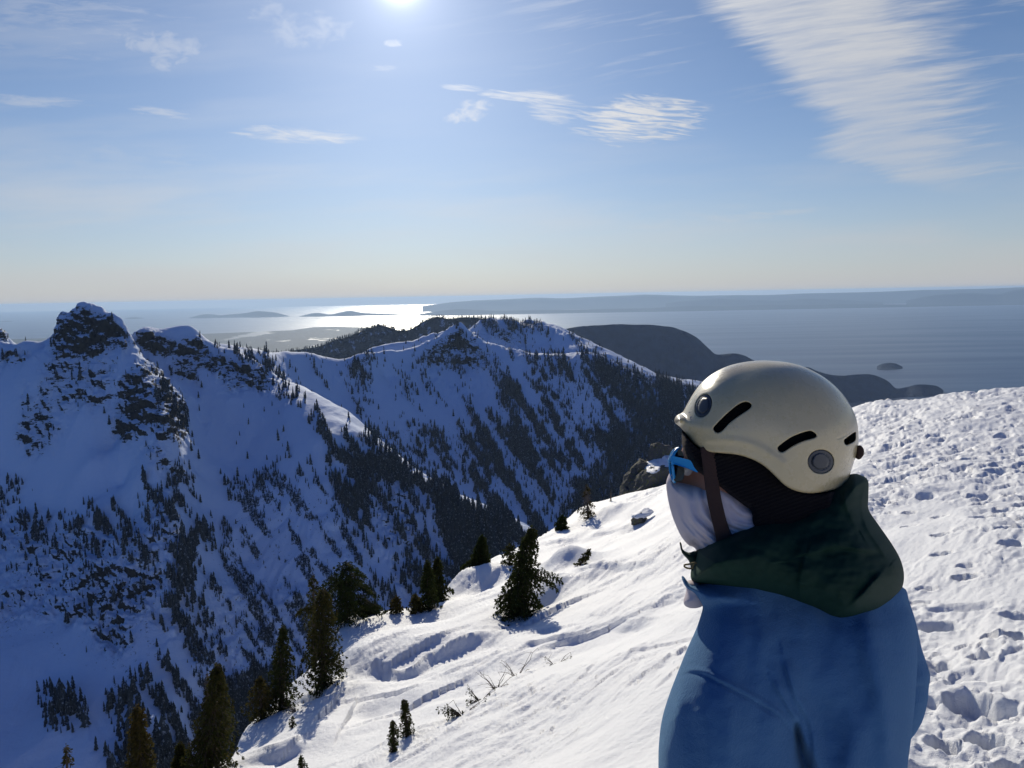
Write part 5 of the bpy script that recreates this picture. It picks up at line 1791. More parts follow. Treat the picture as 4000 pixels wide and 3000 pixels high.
sh_l = at_d(2930, 2650, 1.13)       # left shoulder (the nearer, photo left)
sh_r = at_d(3370, 2560, 1.22)
neck = at_d(3070, 2250, 1.17)
pelvis = np.array([0.42, 1.20, -0.86])
el_l = np.array([sh_l[0] - 0.02, 1.12, -0.82])
el_r = np.array(at_d(3450, 2790, 1.27))
ha_l = np.array([0.33, 1.10, -0.98])
ha_r = np.array([0.50, 1.27, -0.88])
kn_l, kn_r = np.array([0.33, 1.15, -1.22]), np.array([0.52, 1.24, -1.22])
an_l, an_r = np.array([0.33, 1.19, -1.62]), np.array([0.52, 1.28, -1.62])
ax_, GW = world_grid((0.10, 0.86, -1.76), (0.80, 1.58, -0.06), 0.0065)
Fb = ell(GW, (neck + pelvis) / 2 + np.array([0.01, -0.01, 0.03]), (0.10, 0.065, 0.25))
Fb = smin(Fb, caps(GW, sh_l, sh_r, 0.040, 0.040), 0.03)
Fb = smin(Fb, ell(GW, pelvis, (0.125, 0.085, 0.11)), 0.04)
Fb = smin(Fb, caps(GW, neck - np.array([0, 0, 0.12]), neck + np.array([-0.02, -0.01, 0.10]), 0.055, 0.052), 0.04)
for (s0, e0, h0) in ((sh_l, el_l, ha_l), (sh_r, el_r, ha_r)):
    Fb = smin(Fb, caps(GW, s0, e0, 0.046, 0.036), 0.03)
    Fb = smin(Fb, caps(GW, e0, h0, 0.036, 0.025), 0.015)
for (hip, kn_, an_) in ((pelvis + np.array([-0.09, -0.02, -0.02]), kn_l, an_l), (pelvis + np.array([0.09, 0.03, -0.02]), kn_r, an_r)):
    Fb = smin(Fb, caps(GW, hip, kn_, 0.078, 0.052), 0.03)
    Fb = smin(Fb, caps(GW, kn_, an_, 0.052, 0.036), 0.02)
    Fb = smin(Fb, caps(GW, an_ + np.array([0, 0, -0.03]), an_ + np.array([-0.10, 0.10, -0.06]), 0.036, 0.028), 0.02)
for h0, e0 in ((ha_l, el_l), (ha_r, el_r)):           # hands: palm, four curled fingers, thumb (in the pockets)
    dr_ = (h0 - e0) / np.linalg.norm(h0 - e0)
    pal = h0 + dr_ * 0.05
    sd2 = np.cross(dr_, [0, 0, 1.0])
    sd2 /= np.linalg.norm(sd2)
    Fb = smin(Fb, caps(GW, h0, pal, 0.026, 0.030), 0.01)
    for k, fl in enumerate((0.055, 0.065, 0.060, 0.048)):
        b0 = pal + sd2 * (k - 1.5) * 0.021 + dr_ * 0.012
        m0 = b0 + dr_ * fl * 0.55
        Fb = smin(Fb, caps(GW, b0, m0, 0.0095, 0.0085), 0.004)
        Fb = smin(Fb, caps(GW, m0, m0 + dr_ * fl * 0.35 + np.array([0, 0, -0.018]), 0.0085, 0.0075), 0.003)
    Fb = smin(Fb, caps(GW, h0 + sd2 * 0.02, h0 + sd2 * 0.05 + dr_ * 0.04, 0.012, 0.009), 0.006)
# head in the same volume
hz0 = int((-0.62 - ax_[2][0]) / 0.0065)
sub_ = [g_[:, :, hz0:] for g_ in GW]
Pp = np.stack([g_.ravel() for g_ in sub_], -1)
hx, hy, hd = project(Pp)
rgx, rgy = np.meshgrid(np.arange(2400, 3500, 6.0), np.arange(1350, 2500, 6.0), indexing='ij')
din_r = poly_sd(rgx, rgy, catmull(head_poly, 6)) * MPP
din_r = np.where(din_r > 0.02, 0.02 + (blur2(din_r, 10) - 0.02) * 1.0, din_r)
ii = np.clip((hx - 2400) / 6, 0, rgx.shape[0] - 2)
jj_ = np.clip((hy - 1350) / 6, 0, rgx.shape[1] - 2)
i0_, j0_ = ii.astype(int), jj_.astype(int)
fi_, fj_ = ii - i0_, jj_ - j0_
dh = din_r[i0_, j0_] * (1 - fi_) * (1 - fj_) + din_r[i0_ + 1, j0_] * fi_ * (1 - fj_) + din_r[i0_, j0_ + 1] * (1 - fi_) * fj_ + din_r[i0_ + 1, j0_ + 1] * fi_ * fj_
Th = 0.022 + 0.052 * sstep(hx, 2630, 2780)
Th = Th - 0.010 * np.exp(-((hx - 2690) / 30) ** 2 - ((hy - 1822) / 24) ** 2)        # eye socket
qq = np.clip(1 - dh / 0.075, 0, 3)
Fh = (np.sqrt(qq ** 2 + ((hd - MID) / Th) ** 2) - 1) * 0.05
ear_c = at_d(2985, 1850, MID - 0.070)
Fh = Fh.reshape(sub_[0].shape)
Fh = smin(Fh, ell(sub_, ear_c, (0.018, 0.008, 0.03)), 0.006)
Fb[:, :, hz0:] = smin(Fb[:, :, hz0:], Fh, 0.02)
Vb, Qb = surface_nets(Fb.astype(np.float32))
Vb = np.stack([ax_[k][0] + Vb[:, k] * 0.0065 for k in range(3)], -1)
Qb = fix_winding(Vb, Qb)
person = mesh_obj('person', Vb, Qb, M_SKIN)
tag(person, 'person in cream helmet, cyan sunglasses, lilac face covering and blue fleece, back turned', 'person')
del Fb, GW, Fh, sub_, Pp

ec = at_d(2684, 1828, MID - 0.022)
er_ = 0.0115
u_, v_ = np.meshgrid(np.linspace(0, 2 * math.pi, 20, endpoint=False), np.linspace(0.01, math.pi - 0.01, 12), indexing='ij')
ev = np.stack([np.sin(v_) * np.cos(u_), np.sin(v_) * np.sin(u_), np.cos(v_)], -1).reshape(-1, 3) * er_ + ec
ef = grid_faces(20, 12)
ra = np.stack([19 * 12 + np.arange(11), np.arange(11), np.arange(1, 12), 19 * 12 + np.arange(1, 12)], 1)
mesh_obj('eye', ev, np.concatenate([ef, ra]), M_EYE, person)

# --- helmet
dome_poly = [(2640, 1655), (2646, 1630), (2665, 1612), (2683, 1580), (2711, 1533), (2744, 1492), (2785, 1459), (2838, 1432), (2898, 1416), (2970, 1408), (3042, 1411), (3103, 1421), (3160, 1441), (3224, 1477), (3279, 1525),
             (3315, 1573), (3338, 1615), (3351, 1663), (3354, 1724), (3349, 1772), (3336, 1820), (3322, 1880), (3290, 1960), (3220, 2040), (3100, 2090), (2950, 2080), (2820, 2000), (2720, 1880), (2665, 1740)]
rim_poly = [(2560, 1600), (2600, 1350), (3450, 1350), (3450, 1760), (3352, 1790), (3336, 1810), (3323, 1846), (3312, 1876), (3294, 1897), (3264, 1911), (3211, 1923), (3163, 1927), (3121, 1921), (3085, 1908), (3055, 1887),
            (3024, 1856), (2984, 1820), (2935, 1793), (2875, 1776), (2813, 1770), (2771, 1766), (2741, 1754), (2706, 1728), (2682, 1698), (2664, 1677), (2646, 1660), (2620, 1650)]
G = Grid(2600, 3400, 1370, 1960, D0 - 0.135, D0 + 0.135, 2.6, 0.0021)
din = G.dist(dome_poly)
din = np.where(din > 0.006, 0.006 + (blur2(din, 26) - 0.006), din)
rim = G.dist(rim_poly, 4)
T_H = 0.112
R_H = 0.112
# faint raised panel running from the front vent to the back
ns0 = G.near_surface(din, R_H, T_H, D0, 2.15)
X_, Y_ = G.X, G.Y
crease = line_sd(X_, Y_, catmull([(2620, 1560), (2760, 1500), (2900, 1560), (3060, 1640), (3190, 1690), (3380, 1700)], 6, closed=False)) * MPP
crease2 = line_sd(X_, Y_, catmull([(3272, 1714), (3300, 1702), (3332, 1680), (3370, 1650)], 6, closed=False)) * MPP
crease2d = line_d(X_, Y_, catmull([(3272, 1714), (3300, 1702), (3332, 1680), (3370, 1650)], 6, closed=False)) * MPP
crease3 = line_d(X_, Y_, catmull([(2760, 1718), (2860, 1720), (2940, 1738), (3010, 1775), (3060, 1810)], 6, closed=False)) * MPP
bump = 0.0016 * np.exp(-(crease3 / 0.006) ** 2) - 0.0022 * np.exp(-(crease2d / 0.0012) ** 2) + 0.0010 * np.tanh(crease / 0.012)
lump = np.exp(-(((X_ - 2652) / 22) ** 2 + ((Y_ - 1642) / 22) ** 2))
F = G.inflate(din, R_H, T_H, D0, bump, 2.15)
Fin = G.inflate(din - 0.013, R_H, T_H - 0.012, D0, None, 2.15)
lip_ = (np.sqrt((((X_ - 2657) / 18) ** 2 + ((Y_ - 1640) / 17) ** 2)[..., None] + ((G.D - D0) / 0.06) ** 2) - 1) * 0.008
F = smin(F, lip_, 0.008)
shell = smax(F, -Fin - 0.0, 0.002)
shell = smax(shell, -rim[..., None] * np.ones_like(G.D), 0.004)
slots = [[(2787, 1674), (2795, 1661), (2835, 1620), (2880, 1583), (2908, 1570), (2928, 1574), (2935, 1584), (2926, 1598), (2890, 1622), (2850, 1652), (2822, 1682), (2806, 1690), (2793, 1686)],
         [(3038, 1752), (3044, 1741), (3090, 1708), (3140, 1688), (3165, 1683), (3180, 1690), (3188, 1699), (3184, 1709), (3140, 1722), (3100, 1740), (3066, 1762), (3054, 1766), (3043, 1762)],
         [(3296, 1721), (3302, 1714), (3338, 1688), (3342, 1700), (3338, 1722), (3312, 1737), (3304, 1738), (3299, 1732)],
         [(2700, 1640), (2701, 1640), (2701, 1641)]]
for sp_ in slots[:3]:
    sd_ = G.dist(sp_, 5)[..., None]
    cut = np.maximum(-sd_, G.D - D0 + 0.01) if sp_ is not slots[2] else np.maximum(-sd_, G.D - D0 - 0.02)
    shell = smax(shell, -cut, 0.0015)
discs = [((2748, 1585), (31, 47), math.radians(20), 'cap'), ((3206, 1803), (51, 47), 0.0, 'cap')]
for (cx, cy), (rx, ry), an, _ in discs:          # recesses for the round caps
    ca, sa = math.cos(an), math.sin(an)
    xx, yy = (X_ - cx) * ca + (Y_ - cy) * sa, -(X_ - cx) * sa + (Y_ - cy) * ca
    e = (np.sqrt((xx / rx) ** 2 + (yy / ry) ** 2) - 1) * min(rx, ry) * MPP
    cut = np.maximum(e[..., None], G.D - (ns0 + 0.0045)[..., None])
    shell = smax(shell, -cut, 0.001)
helmet = G.mesh('helmet', shell, M_SHELL, person, smooth_iter=1)
liner = smax(G.inflate(din - 0.015, R_H, T_H - 0.014, D0, None, 2.15), -(rim - 0.002)[..., None] * np.ones_like(G.D), 0.003)
G.mesh('liner', liner, M_FOAM, helmet)
for (cx, cy), (rx, ry), an, _ in discs:
    ca, sa = math.cos(an), math.sin(an)
    xx, yy = (X_ - cx) * ca + (Y_ - cy) * sa, -(X_ - cx) * sa + (Y_ - cy) * ca
    rr_ = np.sqrt((xx / rx) ** 2 + (yy / ry) ** 2)
    e = (rr_ - 0.99) * min(rx, ry) * MPP
    surf = ns0 + 0.0012 - 0.0022 * (rr_ < 0.66) + 0.0022 * np.exp(-((rr_ - 0.66) / 0.06) ** 2) * (np.sin(np.arctan2(yy, xx) + 0.2) > -0.75)
    Fc_ = np.maximum(np.maximum(e[..., None], surf[..., None] - G.D), G.D - (ns0 + 0.006)[..., None])
    lo_i, hi_i = int((cx - rx * 1.5 - G.x[0]) / G.sp), int((cx + rx * 1.5 - G.x[0]) / G.sp)
    lo_j, hi_j = int((cy - ry * 1.5 - G.y[0]) / G.sp), int((cy + ry * 1.5 - G.y[0]) / G.sp)
    full = np.full(Fc_.shape, 1.0)
    full[max(lo_i, 0):hi_i, max(lo_j, 0):hi_j] = Fc_[max(lo_i, 0):hi_i, max(lo_j, 0):hi_j]
    G.mesh('vent_cap', full, M_GREYPL, helmet, smooth_iter=0)
# rear clip
P_ = [at_d(a, b, D0 - 0.02) for a, b in ((3352, 1742), (3358, 1758), (3357, 1776), (3348, 1792))]
V_, F_ = tube_mesh(catmull(P_, 4, closed=False), np.array([0.0025, .004, .005, .0055, .0058, .006, .006, .006, .0055, .005, .0045, .0035, .002]), 10)
mesh_obj('rear_clip', V_, F_, M_STRAP, helmet)
# worn bluish sticker marks under the front cap: short strokes lying on the shell
def on_shell(px_, py_, lift=0.0005):
    i = int(np.clip((px_ - G.x[0]) / G.sp, 0, len(G.x) - 1))
    j = int(np.clip((py_ - G.y[0]) / G.sp, 0, len(G.y) - 1))
    return at_d(px_, py_, (ns0 - bump)[i, j] - lift)


M_MARK = simple_mat('faded_blue_print', (0.10, 0.10, 0.25), 0.5, 0.3, 200)
M_MARKP = simple_mat('faded_pale_print', (0.62, 0.64, 0.70), 0.5, 0.2, 200)
mv, mf = [], []
for (ax0, ay0, ax1, ay1) in [(2697, 1628, 2699, 1640), (2697, 1628, 2703, 1630), (2698, 1634, 2703, 1635), (2701, 1636, 2703, 1641), (2705, 1637, 2710, 1641), (2709, 1634, 2706, 1642), (2697, 1610, 2690, 1612), (2690, 1612, 2693, 1619), (2700, 1642, 2706, 1645)]:
    a_, b_ = on_shell(ax0, ay0), on_shell(ax1, ay1)
    w_ = np.cross(b_ - a_, CF)
    w_ = w_ / (np.linalg.norm(w_) + 1e-9) * 0.0006
    k = len(mv)
    mv += [a_ - w_, a_ + w_, b_ + w_, b_ - w_]
    mf.append((k, k + 1, k + 2, k + 3))
mesh_obj('printed_mark', mv, mf, M_MARK, helmet, smooth=False)

# --- black knitted balaclava under the helmet
bal_poly = [(2672, 1640), (2664, 1680), (2663, 1715), (2666, 1745), (2684, 1790), (2708, 1835), (2738, 1860), (2760, 1890), (2800, 1908), (2850, 1945), (2905, 1985), (2924, 2000), (2930, 2060), (2990, 2100), (3240, 2100), (3270, 1900), (3270, 1700), (3180, 1560),
            (3000, 1500), (2800, 1540)]
G2 = Grid(2620, 3350, 1560, 2140, D0 - 0.12, D0 + 0.12, 3.2, 0.0026)
din = G2.dist(bal_poly, 5)
din_s = np.where(din > 0.004, 0.004 + (blur2(din, 10) - 0.004), din)
rib = 0.0009 * np.sin((G2.X * 0.35 + G2.Y) / 15.0 * 6.28)
hi_ = np.clip(((G2.X - G.x[0]) / G.sp).astype(int), 0, len(G.x) - 1)
hj_ = np.clip(((G2.Y - G.y[0]) / G.sp).astype(int), 0, len(G.y) - 1)
flare = np.minimum(0.076 + 0.012 * sstep(G2.X, 2700, 2850), np.where(rim[hi_, hj_] > -0.002, np.maximum((D0 - ns0)[hi_, hj_] - 0.016, 0.004), 1.0))
G2.mesh('balaclava', G2.inflate(din_s, 0.014, flare, D0, rib, 2.4), M_BLACKKNIT, person)

# --- lilac face covering
gai_poly = [(2614, 1850), (2626, 1836), (2634, 1842), (2637, 1876), (2646, 1882), (2700, 1885), (2757, 1885), (2780, 1868), (2850, 1890), (2930, 1950), (2990, 2020), (2980, 2140), (2880, 2200), (2760, 2200), (2715, 2142), (2688, 2128),
            (2660, 2094), (2640, 2052), (2624, 2010), (2611, 1960), (2603, 1912), (2603, 1880)]
G3 = Grid(2570, 3030, 1800, 2240, D0 - 0.11, D0 + 0.11, 2.4, 0.0024)
din = G3.dist(gai_poly, 5)
X_, Y_ = G3.X, G3.Y
rho = np.hypot(X_ - 2960, (Y_ - 1830) * 0.95)
phi = np.arctan2(Y_ - 1830, 2960 - X_)
fold = 0.0032 * np.sin((rho + 14 * noise2(X_ / 90, Y_ / 90, 3)) / 46 * 6.28 * (1 - 0.10 * phi)) * sstep(rho, 120, 200) * (0.35 + 0.65 * sstep(Y_, 1880, 1990)) + 0.0012 * np.sin(rho / 17 * 6.28 + 3 * phi) * sstep(Y_, 1990, 2080)
fold += 0.002 * noise2(X_ / 34, Y_ / 70, 5)
Tg = 0.030 + 0.050 * sstep(X_, 2600, 2760)
Tg += 0.004 * sstep(Y_, 1960, 2100)
F = G3.inflate(din, 0.030, Tg, D0, fold, 2.1)
top = 1884 + 0 * X_
G3.mesh('face_covering', F, M_GAITER, person)
# the chin pouch of the covering hanging below the collar
G3b = Grid(2640, 2790, 2255, 2400, D0 - 0.06, D0 + 0.05, 2.4, 0.0024)
din = G3b.dist([(2684, 2270), (2680, 2310), (2670, 2345), (2676, 2366), (2700, 2376), (2735, 2372), (2760, 2350), (2760, 2300), (2720, 2270)], 4)
G3b.mesh('covering_end', G3b.inflate(din, 0.018, 0.032 + 0.002 * np.sin(G3b.Y / 12), D0 - 0.01), M_GAITER, person)

# --- chin strap
dn = lambda px_, py_: D0 - 0.0905 + 0.018 * max(0, (2800 - px_) / 100.0)
P_ = np.array([at_d(a, b, c) for a, b, c in ((2762, 1745, D0 - 0.080), (2770, 1800, D0 - 0.0835), (2778, 1870, D0 - 0.0850), (2790, 1950, D0 - 0.0885), (2806, 2020, D0 - 0.0925), (2822, 2090, D0 - 0.092), (2832, 2150, D0 - 0.088))])
V_, F_ = tube_mesh(catmull(P_, 5, closed=False), 0.01, 10, flat=(0.0098, 0.0013), up=CF)
mesh_obj('chin_strap', V_, F_, M_STRAP, helmet)
P_ = np.array([at_d(a, b, c) for a, b, c in ((2826, 2040, D0 - 0.091), (2840, 2080, D0 - 0.091), (2862, 2120, D0 - 0.088))])
V_, F_ = tube_mesh(catmull(P_, 4, closed=False), 0.006, 8, flat=(0.0050, 0.0012), up=CF)
mesh_obj('chin_strap', V_, F_, M_BLACKPL, helmet)

# --- sunglasses
sg = bpy.data.objects.new('sunglasses', None)
COL.objects.link(sg)
sg.parent = person


def plate(poly, d_fn, thick, mat, name, parent, curve=4):
    P = catmull(poly, curve) if curve else np.array(poly, float)
    n = len(P)
    A = np.array([at_d(x, y, d_fn(x, y)) for x, y in P])
    B = np.array([at_d(x, y, d_fn(x, y) + thick) for x, y in P])
    V = np.concatenate([A, B])
    Fs = [tuple(range(n))[::-1], tuple(range(n, 2 * n))] + [(i, (i + 1) % n, (i + 1) % n + n, i + n) for i in range(n)]
    return mesh_obj(name, V, Fs, mat, parent, smooth=False)


dside = lambda x, y: D0 - 0.056 - 0.030 * min(1.0, max(0.0, (x - 2618) / 120.0)) ** 0.8
plate([(2619, 1783), (2640, 1784), (2690, 1796), (2702, 1806), (2712, 1826), (2726, 1846), (2690, 1832), (2640, 1815), (2622, 1808)], dside, 0.004, M_CYAN, 'temple_arm', sg, 3)
dfar = lambda x, y: 2 * D0 - dside(x, y)
plate([(2619, 1783), (2640, 1784), (2690, 1796), (2702, 1806), (2712, 1826), (2726, 1846), (2690, 1832), (2640, 1815), (2622, 1808)], dfar, 0.004, M_CYAN, 'temple_arm', sg, 3)
# rims: closed loops round each lens, wrapping back at the sides
for sgn in (-1, 1):
    base_loop = [(2653, 1752, .050), (2636, 1758, .044), (2624, 1772, .030), (2618, 1792, .012), (2618, 1830, .010), (2624, 1862, .016), (2634, 1882, .030), (2634, 1870, .050), (2628, 1830, .058), (2628, 1795, .058), (2636, 1766, .056)]
    loop = np.array([at_d(a, b, D0 + sgn * c) for a, b, c in base_loop])
    pts_ = catmull(loop, 5)
    pts_ = np.concatenate([pts_, pts_[:2]])
    V_, F_ = tube_mesh(pts_, 0.0022, 8)
    mesh_obj('rim', V_, F_, M_CYAN, sg)
    LV = np.concatenate([catmull(loop, 5), [loop.mean(0)]])
    nL = len(LV) - 1
    mesh_obj('lens', LV, [(i, (i + 1) % nL, nL) for i in range(nL)], M_LENS, sg)
    # the dark side part of the lens, seen from beside the face
    ds = (lambda x, y: D0 - 0.050 - 0.012 * min(1.0, max(0.0, (x - 2622) / 50.0))) if sgn < 0 else (lambda x, y: D0 + 0.050 + 0.012 * min(1.0, max(0.0, (x - 2622) / 50.0)))
    plate([(2628, 1812), (2668, 1822), (2674, 1846), (2664, 1876), (2636, 1880), (2630, 1850)], ds, 0.0015, M_LENS, 'lens', sg, 4)
    plate([(2631, 1783), (2634, 1768), (2652, 1756), (2662, 1760), (2670, 1778), (2668, 1790)], ds, 0.0015, M_LENS, 'lens', sg, 4)
# nose bridge
V_, F_ = tube_mesh(catmull(np.array([at_d(2619, 1800, D0 - .012), at_d(2614, 1797, D0), at_d(2619, 1800, D0 + .012)]), 4, closed=False), 0.0022, 8)
mesh_obj('bridge', V_, F_, M_CYAN, sg)

# --- dark green hood, bunched behind the neck
hood_poly = [(2700, 2262), (2698, 2235), (2704, 2205), (2714, 2165), (2728, 2142), (2800, 2092), (2900, 2046), (2990, 2000), (3080, 1955), (3160, 1915), (3250, 1880), (3325, 1852), (3362, 1856), (3391, 1878), (3392, 1940), (3394, 1992),
             (3432, 2050), (3482, 2122), (3516, 2182), (3531, 2238), (3526, 2290), (3500, 2330), (3470, 2362), (3425, 2398), (3360, 2420), (3292, 2432), (3240, 2420), (3180, 2392), (3080, 2356), (2960, 2322), (2850, 2300), (2760, 2284), (2716, 2276)]
G4 = Grid(2660, 3570, 1810, 2470, D0 - 0.20, D0 + 0.22, 3.4, 0.0033)
din = G4.dist(hood_poly, 4)
X_, Y_ = G4.X, G4.Y


def fold_line(pts, w, a, sharp=1.0):
    """a rounded fold; the sign of w picks the steep side"""
    sd = line_sd(X_, Y_, catmull(pts, 6, closed=False)) * MPP
    L = np.asarray(pts, float)
    e0 = np.hypot(X_ - L[0, 0], Y_ - L[0, 1])
    e1 = np.hypot(X_ - L[-1, 0], Y_ - L[-1, 1])
    end = sstep(np.minimum(e0, e1), 0, 60)
    s = np.where(sd * np.sign(w) > 0, sd / (abs(w) * 0.35), sd / (abs(w) * 1.3))
    return a * np.exp(-s * s) * (0.35 + 0.65 * end)


def soft_fold(pts, w, a):
    L = np.asarray(pts, float)
    d = line_d(X_, Y_, catmull(pts, 6, closed=False)) * MPP
    e = np.minimum(np.hypot(X_ - L[0, 0], Y_ - L[0, 1]), np.hypot(X_ - L[-1, 0], Y_ - L[-1, 1]))
    return a * np.exp(-(d / w) ** 2) * sstep(e, 0, 160)


b4 = fold_line([(3160, 2160), (3250, 2135), (3340, 2140), (3450, 2150)], 0.012, 0.006)
b4 += fold_line([(3150, 2170), (3130, 2250), (3128, 2330), (3150, 2370)], 0.012, 0.005)
b4 += fold_line([(3465, 2220), (3400, 2290), (3350, 2345), (3300, 2390)], 0.014, 0.009)
b4 += fold_line([(3170, 2290), (3230, 2310), (3290, 2340), (3310, 2380)], 0.012, 0.006)
b4 += fold_line([(3392, 1880), (3370, 1960), (3385, 2050), (3440, 2140), (3480, 2200)], 0.012, 0.007)
b4 += fold_line([(3300, 1900), (3310, 1980), (3350, 2060)], 0.014, 0.006)
b4 += fold_line([(2720, 2160), (2800, 2130), (2900, 2100), (3020, 2040)], 0.020, 0.004)
b4 += fold_line([(2715, 2215), (2850, 2210), (3000, 2200)], 0.020, 0.004)
b4 *= 1.7
b4 += 0.008 * fbm2(X_ / 190, Y_ / 120, 3, 15) + 0.0015 * noise2(X_ / 30, Y_ / 26, 16)
mid4 = D0 + 0.045 - 0.045 * sstep(X_, 3100, 2750) + 0.0 * Y_
T4 = 0.145 + 0.030 * sstep(Y_, 1980, 2250) - 0.030 * sstep(X_, 3300, 3500) - 0.02 * sstep(X_, 2900, 2700)
hoodF = G4.inflate(din, 0.055, T4, mid4, b4, 2.2)
# opening under the helmet so that it reads as a hood, not a lump
hood = G4.mesh('hood', hoodF, M_GREEN, person)
G4b = Grid(2630, 2760, 2090, 2290, D0 - 0.09, D0 + 0.05, 2.6, 0.0026)
din = G4b.dist([(2654, 2118), (2662, 2122), (2668, 2146), (2690, 2158), (2716, 2152), (2735, 2160), (2735, 2230), (2712, 2250), (2700, 2225), (2690, 2190), (2664, 2160)], 3)
G4b.mesh('collar_tip', G4b.inflate(din, 0.010, 0.016, D0 - 0.045), M_GREEN, hood)
M_CORD = simple_mat('ochre_cord', (0.30, 0.22, 0.09), 0.8, 0.2, 50)
P_ = np.array([at_d(a, b, D0 - 0.075) for a, b in ((2735, 2198), (2712, 2199), (2690, 2204), (2676, 2206), (2673, 2212), (2684, 2219), (2702, 2220), (2706, 2212), (2712, 2199))])
V_, F_ = tube_mesh(catmull(P_, 5, closed=False), 0.0013, 6)
mesh_obj('drawcord', V_, F_, M_CORD, hood)

# --- blue fleece jacket
jac_poly = [(2668, 2256), (2676, 2268), (2700, 2286), (2760, 2270), (2900, 2150), (3100, 2100), (3350, 2130), (3460, 2210), (3528, 2296), (3548, 2360), (3572, 2430), (3584, 2560), (3576, 2720), (3560, 2880), (3545, 3000), (3530, 3200), (3500, 3450), (3480, 3640),
            (3300, 3680), (3000, 3690), (2700, 3660), (2610, 3600), (2585, 3300), (2572, 3000), (2576, 2880), (2588, 2800), (2612, 2720), (2642, 2640), (2682, 2540), (2722, 2450), (2746, 2372), (2744, 2344), (2712, 2312), (2684, 2290)]
G5 = Grid(2540, 3680, 2080, 3720, D0 - 0.23, D0 + 0.34, 5.0, 0.0050)
din = G5.dist(jac_poly, 4)
X_, Y_ = G5.X, G5.Y
seam = [(2590, 2690), (2625, 2650), (2665, 2630), (2710, 2622), (2760, 2634), (2850, 2680), (2960, 2738), (3040, 2790), (3100, 2850)]
sdS = line_sd(X_, Y_, catmull(seam, 6, closed=False)) * MPP
b5 = 0.0045 * np.exp(-((sdS + 0.002) / 0.004) ** 2) - 0.0045 * np.exp(-((sdS - 0.003) / 0.003) ** 2) - 0.004 * sstep(sdS, 0.0, 0.05) * 0
b5 = b5 * sstep(3130 - X_, 0, 80)
# arm bulge, lower left
arm_c = 2830 + (Y_ - 2800) * 0.03
armw = (X_ - arm_c) / 290
arm = np.sqrt(np.clip(1 - armw ** 2, 0, 1)) * sstep(Y_, 2560, 2900)
gap = line_sd(X_, Y_, catmull([(3108, 2800), (3112, 2850), (3128, 2930), (3150, 3010), (3170, 3200), (3180, 3600)], 6, closed=False))
gapd = np.abs(gap) * MPP
b5 = b5 + 0.022 * arm - 0.055 * np.exp(-(gapd / (0.004 + 0.010 * sstep(Y_, 2830, 3050))) ** 2) * sstep(Y_, 2800, 2870)
b5 += -0.012 * np.exp(-((X_ - 3110) / 70) ** 2) * sstep(Y_, 2640, 2900)
# shoulder blades, folds running down the back
for pts, w, a in [([(3060, 2560), (3110, 2720), (3165, 2820), (3180, 2960), (3150, 3100)], 0.012, 0.007), ([(3010, 2640), (3080, 2760), (3130, 2860), (3140, 2960)], 0.009, 0.006),
                  ([(2650, 2690), (2640, 2760), (2610, 2840)], 0.010, 0.005), ([(2660, 2640), (2655, 2700), (2640, 2780)], 0.006, 0.003), 
                  ([(2700, 2300), (2790, 2330), (2900, 2350)], 0.012, 0.007), ([(2752, 2380), (2800, 2350), (2860, 2345)], 0.010, 0.004), ]:
    b5 += fold_line(pts, w, a * 1.5)
for pts, w, a in [([(3370, 2330), (3420, 2560), (3465, 2760), (3480, 2950), (3500, 3200)], 0.020, 0.012), ([(3300, 2450), (3340, 2650), (3400, 2850), (3420, 3050)], 0.018, -0.006),
                  ([(3250, 3200), (3330, 2980), (3380, 2820), (3390, 2700)], 0.020, 0.007), ([(2990, 2350), (2975, 2600), (2960, 2800)], 0.014, 0.003), ([(2820, 2650), (2850, 2900), (2870, 3200)], 0.022, 0.004),
                  ([(3200, 2650), (3230, 2900), (3220, 3200)], 0.020, -0.005), ([(2700, 2760), (2720, 2950), (2730, 3200)], 0.018, -0.004), ([(3060, 2600), (3120, 2740), (3165, 2900)], 0.012, 0.005)]:
    b5 += soft_fold(pts, w, a * 1.3)
b5 += 0.0025 * np.exp(-((line_sd(X_, Y_, catmull([(3560, 2400), (3572, 2560), (3562, 2760), (3540, 3000), (3525, 3300)], 6, closed=False)) * MPP) / 0.004) ** 2)
b5 *= 1.0
b5 += 0.008 * fbm2(X_ / 260, Y_ / 420, 3, 25) + 0.0012 * noise2(X_ / 60, Y_ / 45, 27)
b5 += -0.045 * (1 - sstep(Y_, 2270, 2660))          # the shoulders slope up and forward to the neck
shade_sh = np.exp(-(((X_ - 2760) / 90) ** 2 + ((Y_ - 2500) / 130) ** 2))
mid5 = D0 + 0.05 - 0.06 * sstep(X_, 3300, 2750)
T5 = 0.140 - 0.02 * sstep(Y_, 2500, 2250)
F = G5.inflate(din, 0.085, T5, mid5, b5, 2.15)
# collar of the fleece at the throat
colF = G5.inflate(G5.dist([(2664, 2252), (2676, 2262), (2700, 2290), (2780, 2300), (2860, 2330), (2800, 2370), (2748, 2362), (2716, 2318), (2680, 2290)], 4), 0.016, 0.05, D0 - 0.035)
F = smin(F, colF, 0.008)
# back slope: the upper back leans towards the neck
jac = G5.mesh('fleece_jacket', F, M_FLEECE, person)
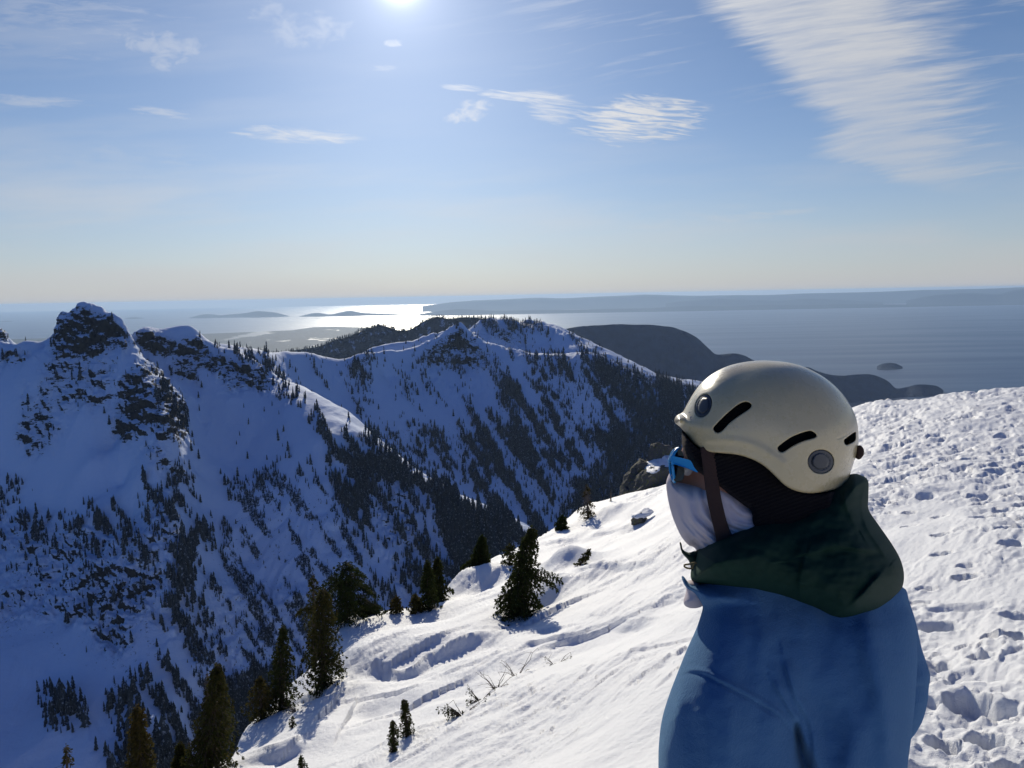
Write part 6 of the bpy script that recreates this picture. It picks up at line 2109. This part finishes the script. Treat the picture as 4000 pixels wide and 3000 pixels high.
# far sleeve: bent arm with the hand in the pocket
G6 = Grid(3380, 3680, 2280, 3120, D0 + 0.02, D0 + 0.30, 4.0, 0.004)
X_, Y_ = G6.X, G6.Y
din = G6.dist([(3440, 2300), (3530, 2296), (3552, 2350), (3578, 2430), (3600, 2530), (3620, 2590), (3634, 2640), (3628, 2690), (3624, 2740), (3606, 2810), (3580, 2860), (3552, 2900), (3540, 2960), (3520, 3060), (3420, 3060), (3420, 2600)], 4)
b6 = 0
for pts, w, a in [([(3540, 2690), (3580, 2668), (3632, 2664)], 0.008, 0.006), ([(3540, 2752), (3590, 2752), (3630, 2720)], 0.009, 0.007), ([(3550, 2600), (3590, 2570), (3606, 2540)], 0.008, 0.005), ([(3540, 2850), (3570, 2820), (3610, 2800)], 0.010, 0.006)]:
    b6 = b6 + fold_line(pts, w, a)
G6.mesh('sleeve', G6.inflate(din, 0.040, 0.060, D0 + 0.155, b6 + 0.002 * noise2(X_ / 50, Y_ / 50, 8), 2.1), M_FLEECE, jac)

# --- trousers and boots (below the frame)
ax_, GW = world_grid((0.14, 0.96, -1.78), (0.72, 1.50, -0.76), 0.010)
Ft = ell(GW, pelvis + np.array([0, 0, -0.01]), (0.175, 0.13, 0.14))
for (hip, kn_, an_) in ((pelvis + np.array([-0.09, -0.02, -0.02]), kn_l, an_l), (pelvis + np.array([0.09, 0.03, -0.02]), kn_r, an_r)):
    Ft = smin(Ft, caps(GW, hip, kn_, 0.095, 0.072), 0.03)
    Ft = smin(Ft, caps(GW, kn_, an_, 0.072, 0.068), 0.02)
Ft += 0.004 * fbm3(GW[0] * 14, GW[1] * 14, GW[2] * 9, 2, 4)
Vb, Qb = surface_nets(Ft.astype(np.float32))
Vb = np.stack([ax_[k][0] + Vb[:, k] * 0.010 for k in range(3)], -1)
mesh_obj('trousers', Vb, fix_winding(Vb, Qb), M_TROUSER, person)
for an_ in (an_l, an_r):
    lo = an_ + np.array([-0.20, -0.10, -0.16])
    hi = an_ + np.array([0.10, 0.22, 0.06])
    ax_, GW = world_grid(lo, hi, 0.009)
    Fo = caps(GW, an_ + np.array([0, 0, 0.0]), an_ + np.array([0.0, 0, -0.05]), 0.055, 0.055)
    Fo = smin(Fo, caps(GW, an_ + np.array([0.01, -0.01, -0.065]), an_ + np.array([-0.12, 0.13, -0.072]), 0.048, 0.044), 0.03)
    Fo = np.maximum(Fo, -(GW[2] - (an_[2] - 0.105)))
    Vb, Qb = surface_nets(Fo.astype(np.float32))
    Vb = np.stack([ax_[k][0] + Vb[:, k] * 0.009 for k in range(3)], -1)
    mesh_obj('boot', Vb, fix_winding(Vb, Qb), M_BLACKPL, person)

# ------------------------------------------------------------------ haze
def build_haze():
    x0, x1, y0, y1, z0, z1 = -158000, 158000, -3000, 158000, SEA - 12, 90.0
    V = [(x, y, z) for x in (x0, x1) for y in (y0, y1) for z in (z0, z1)]
    F = [(0, 1, 3, 2), (4, 6, 7, 5), (0, 4, 5, 1), (2, 3, 7, 6), (0, 2, 6, 4), (1, 5, 7, 3)]
    m, T = new_mat('haze_air')
    v = T.n('ShaderNodeVolumePrincipled')
    v.inputs['Color'].default_value = (0.49, 0.69, 0.98, 1)
    v.inputs['Density'].default_value = 1.2e-5
    v.inputs['Anisotropy'].default_value = 0.3
    o = T.n('ShaderNodeOutputMaterial')
    T.link(v.outputs[0], o.inputs['Volume'])
    h = mesh_obj('haze', V, F, m, smooth=False)
    tag(h, kind='stuff')


build_haze()
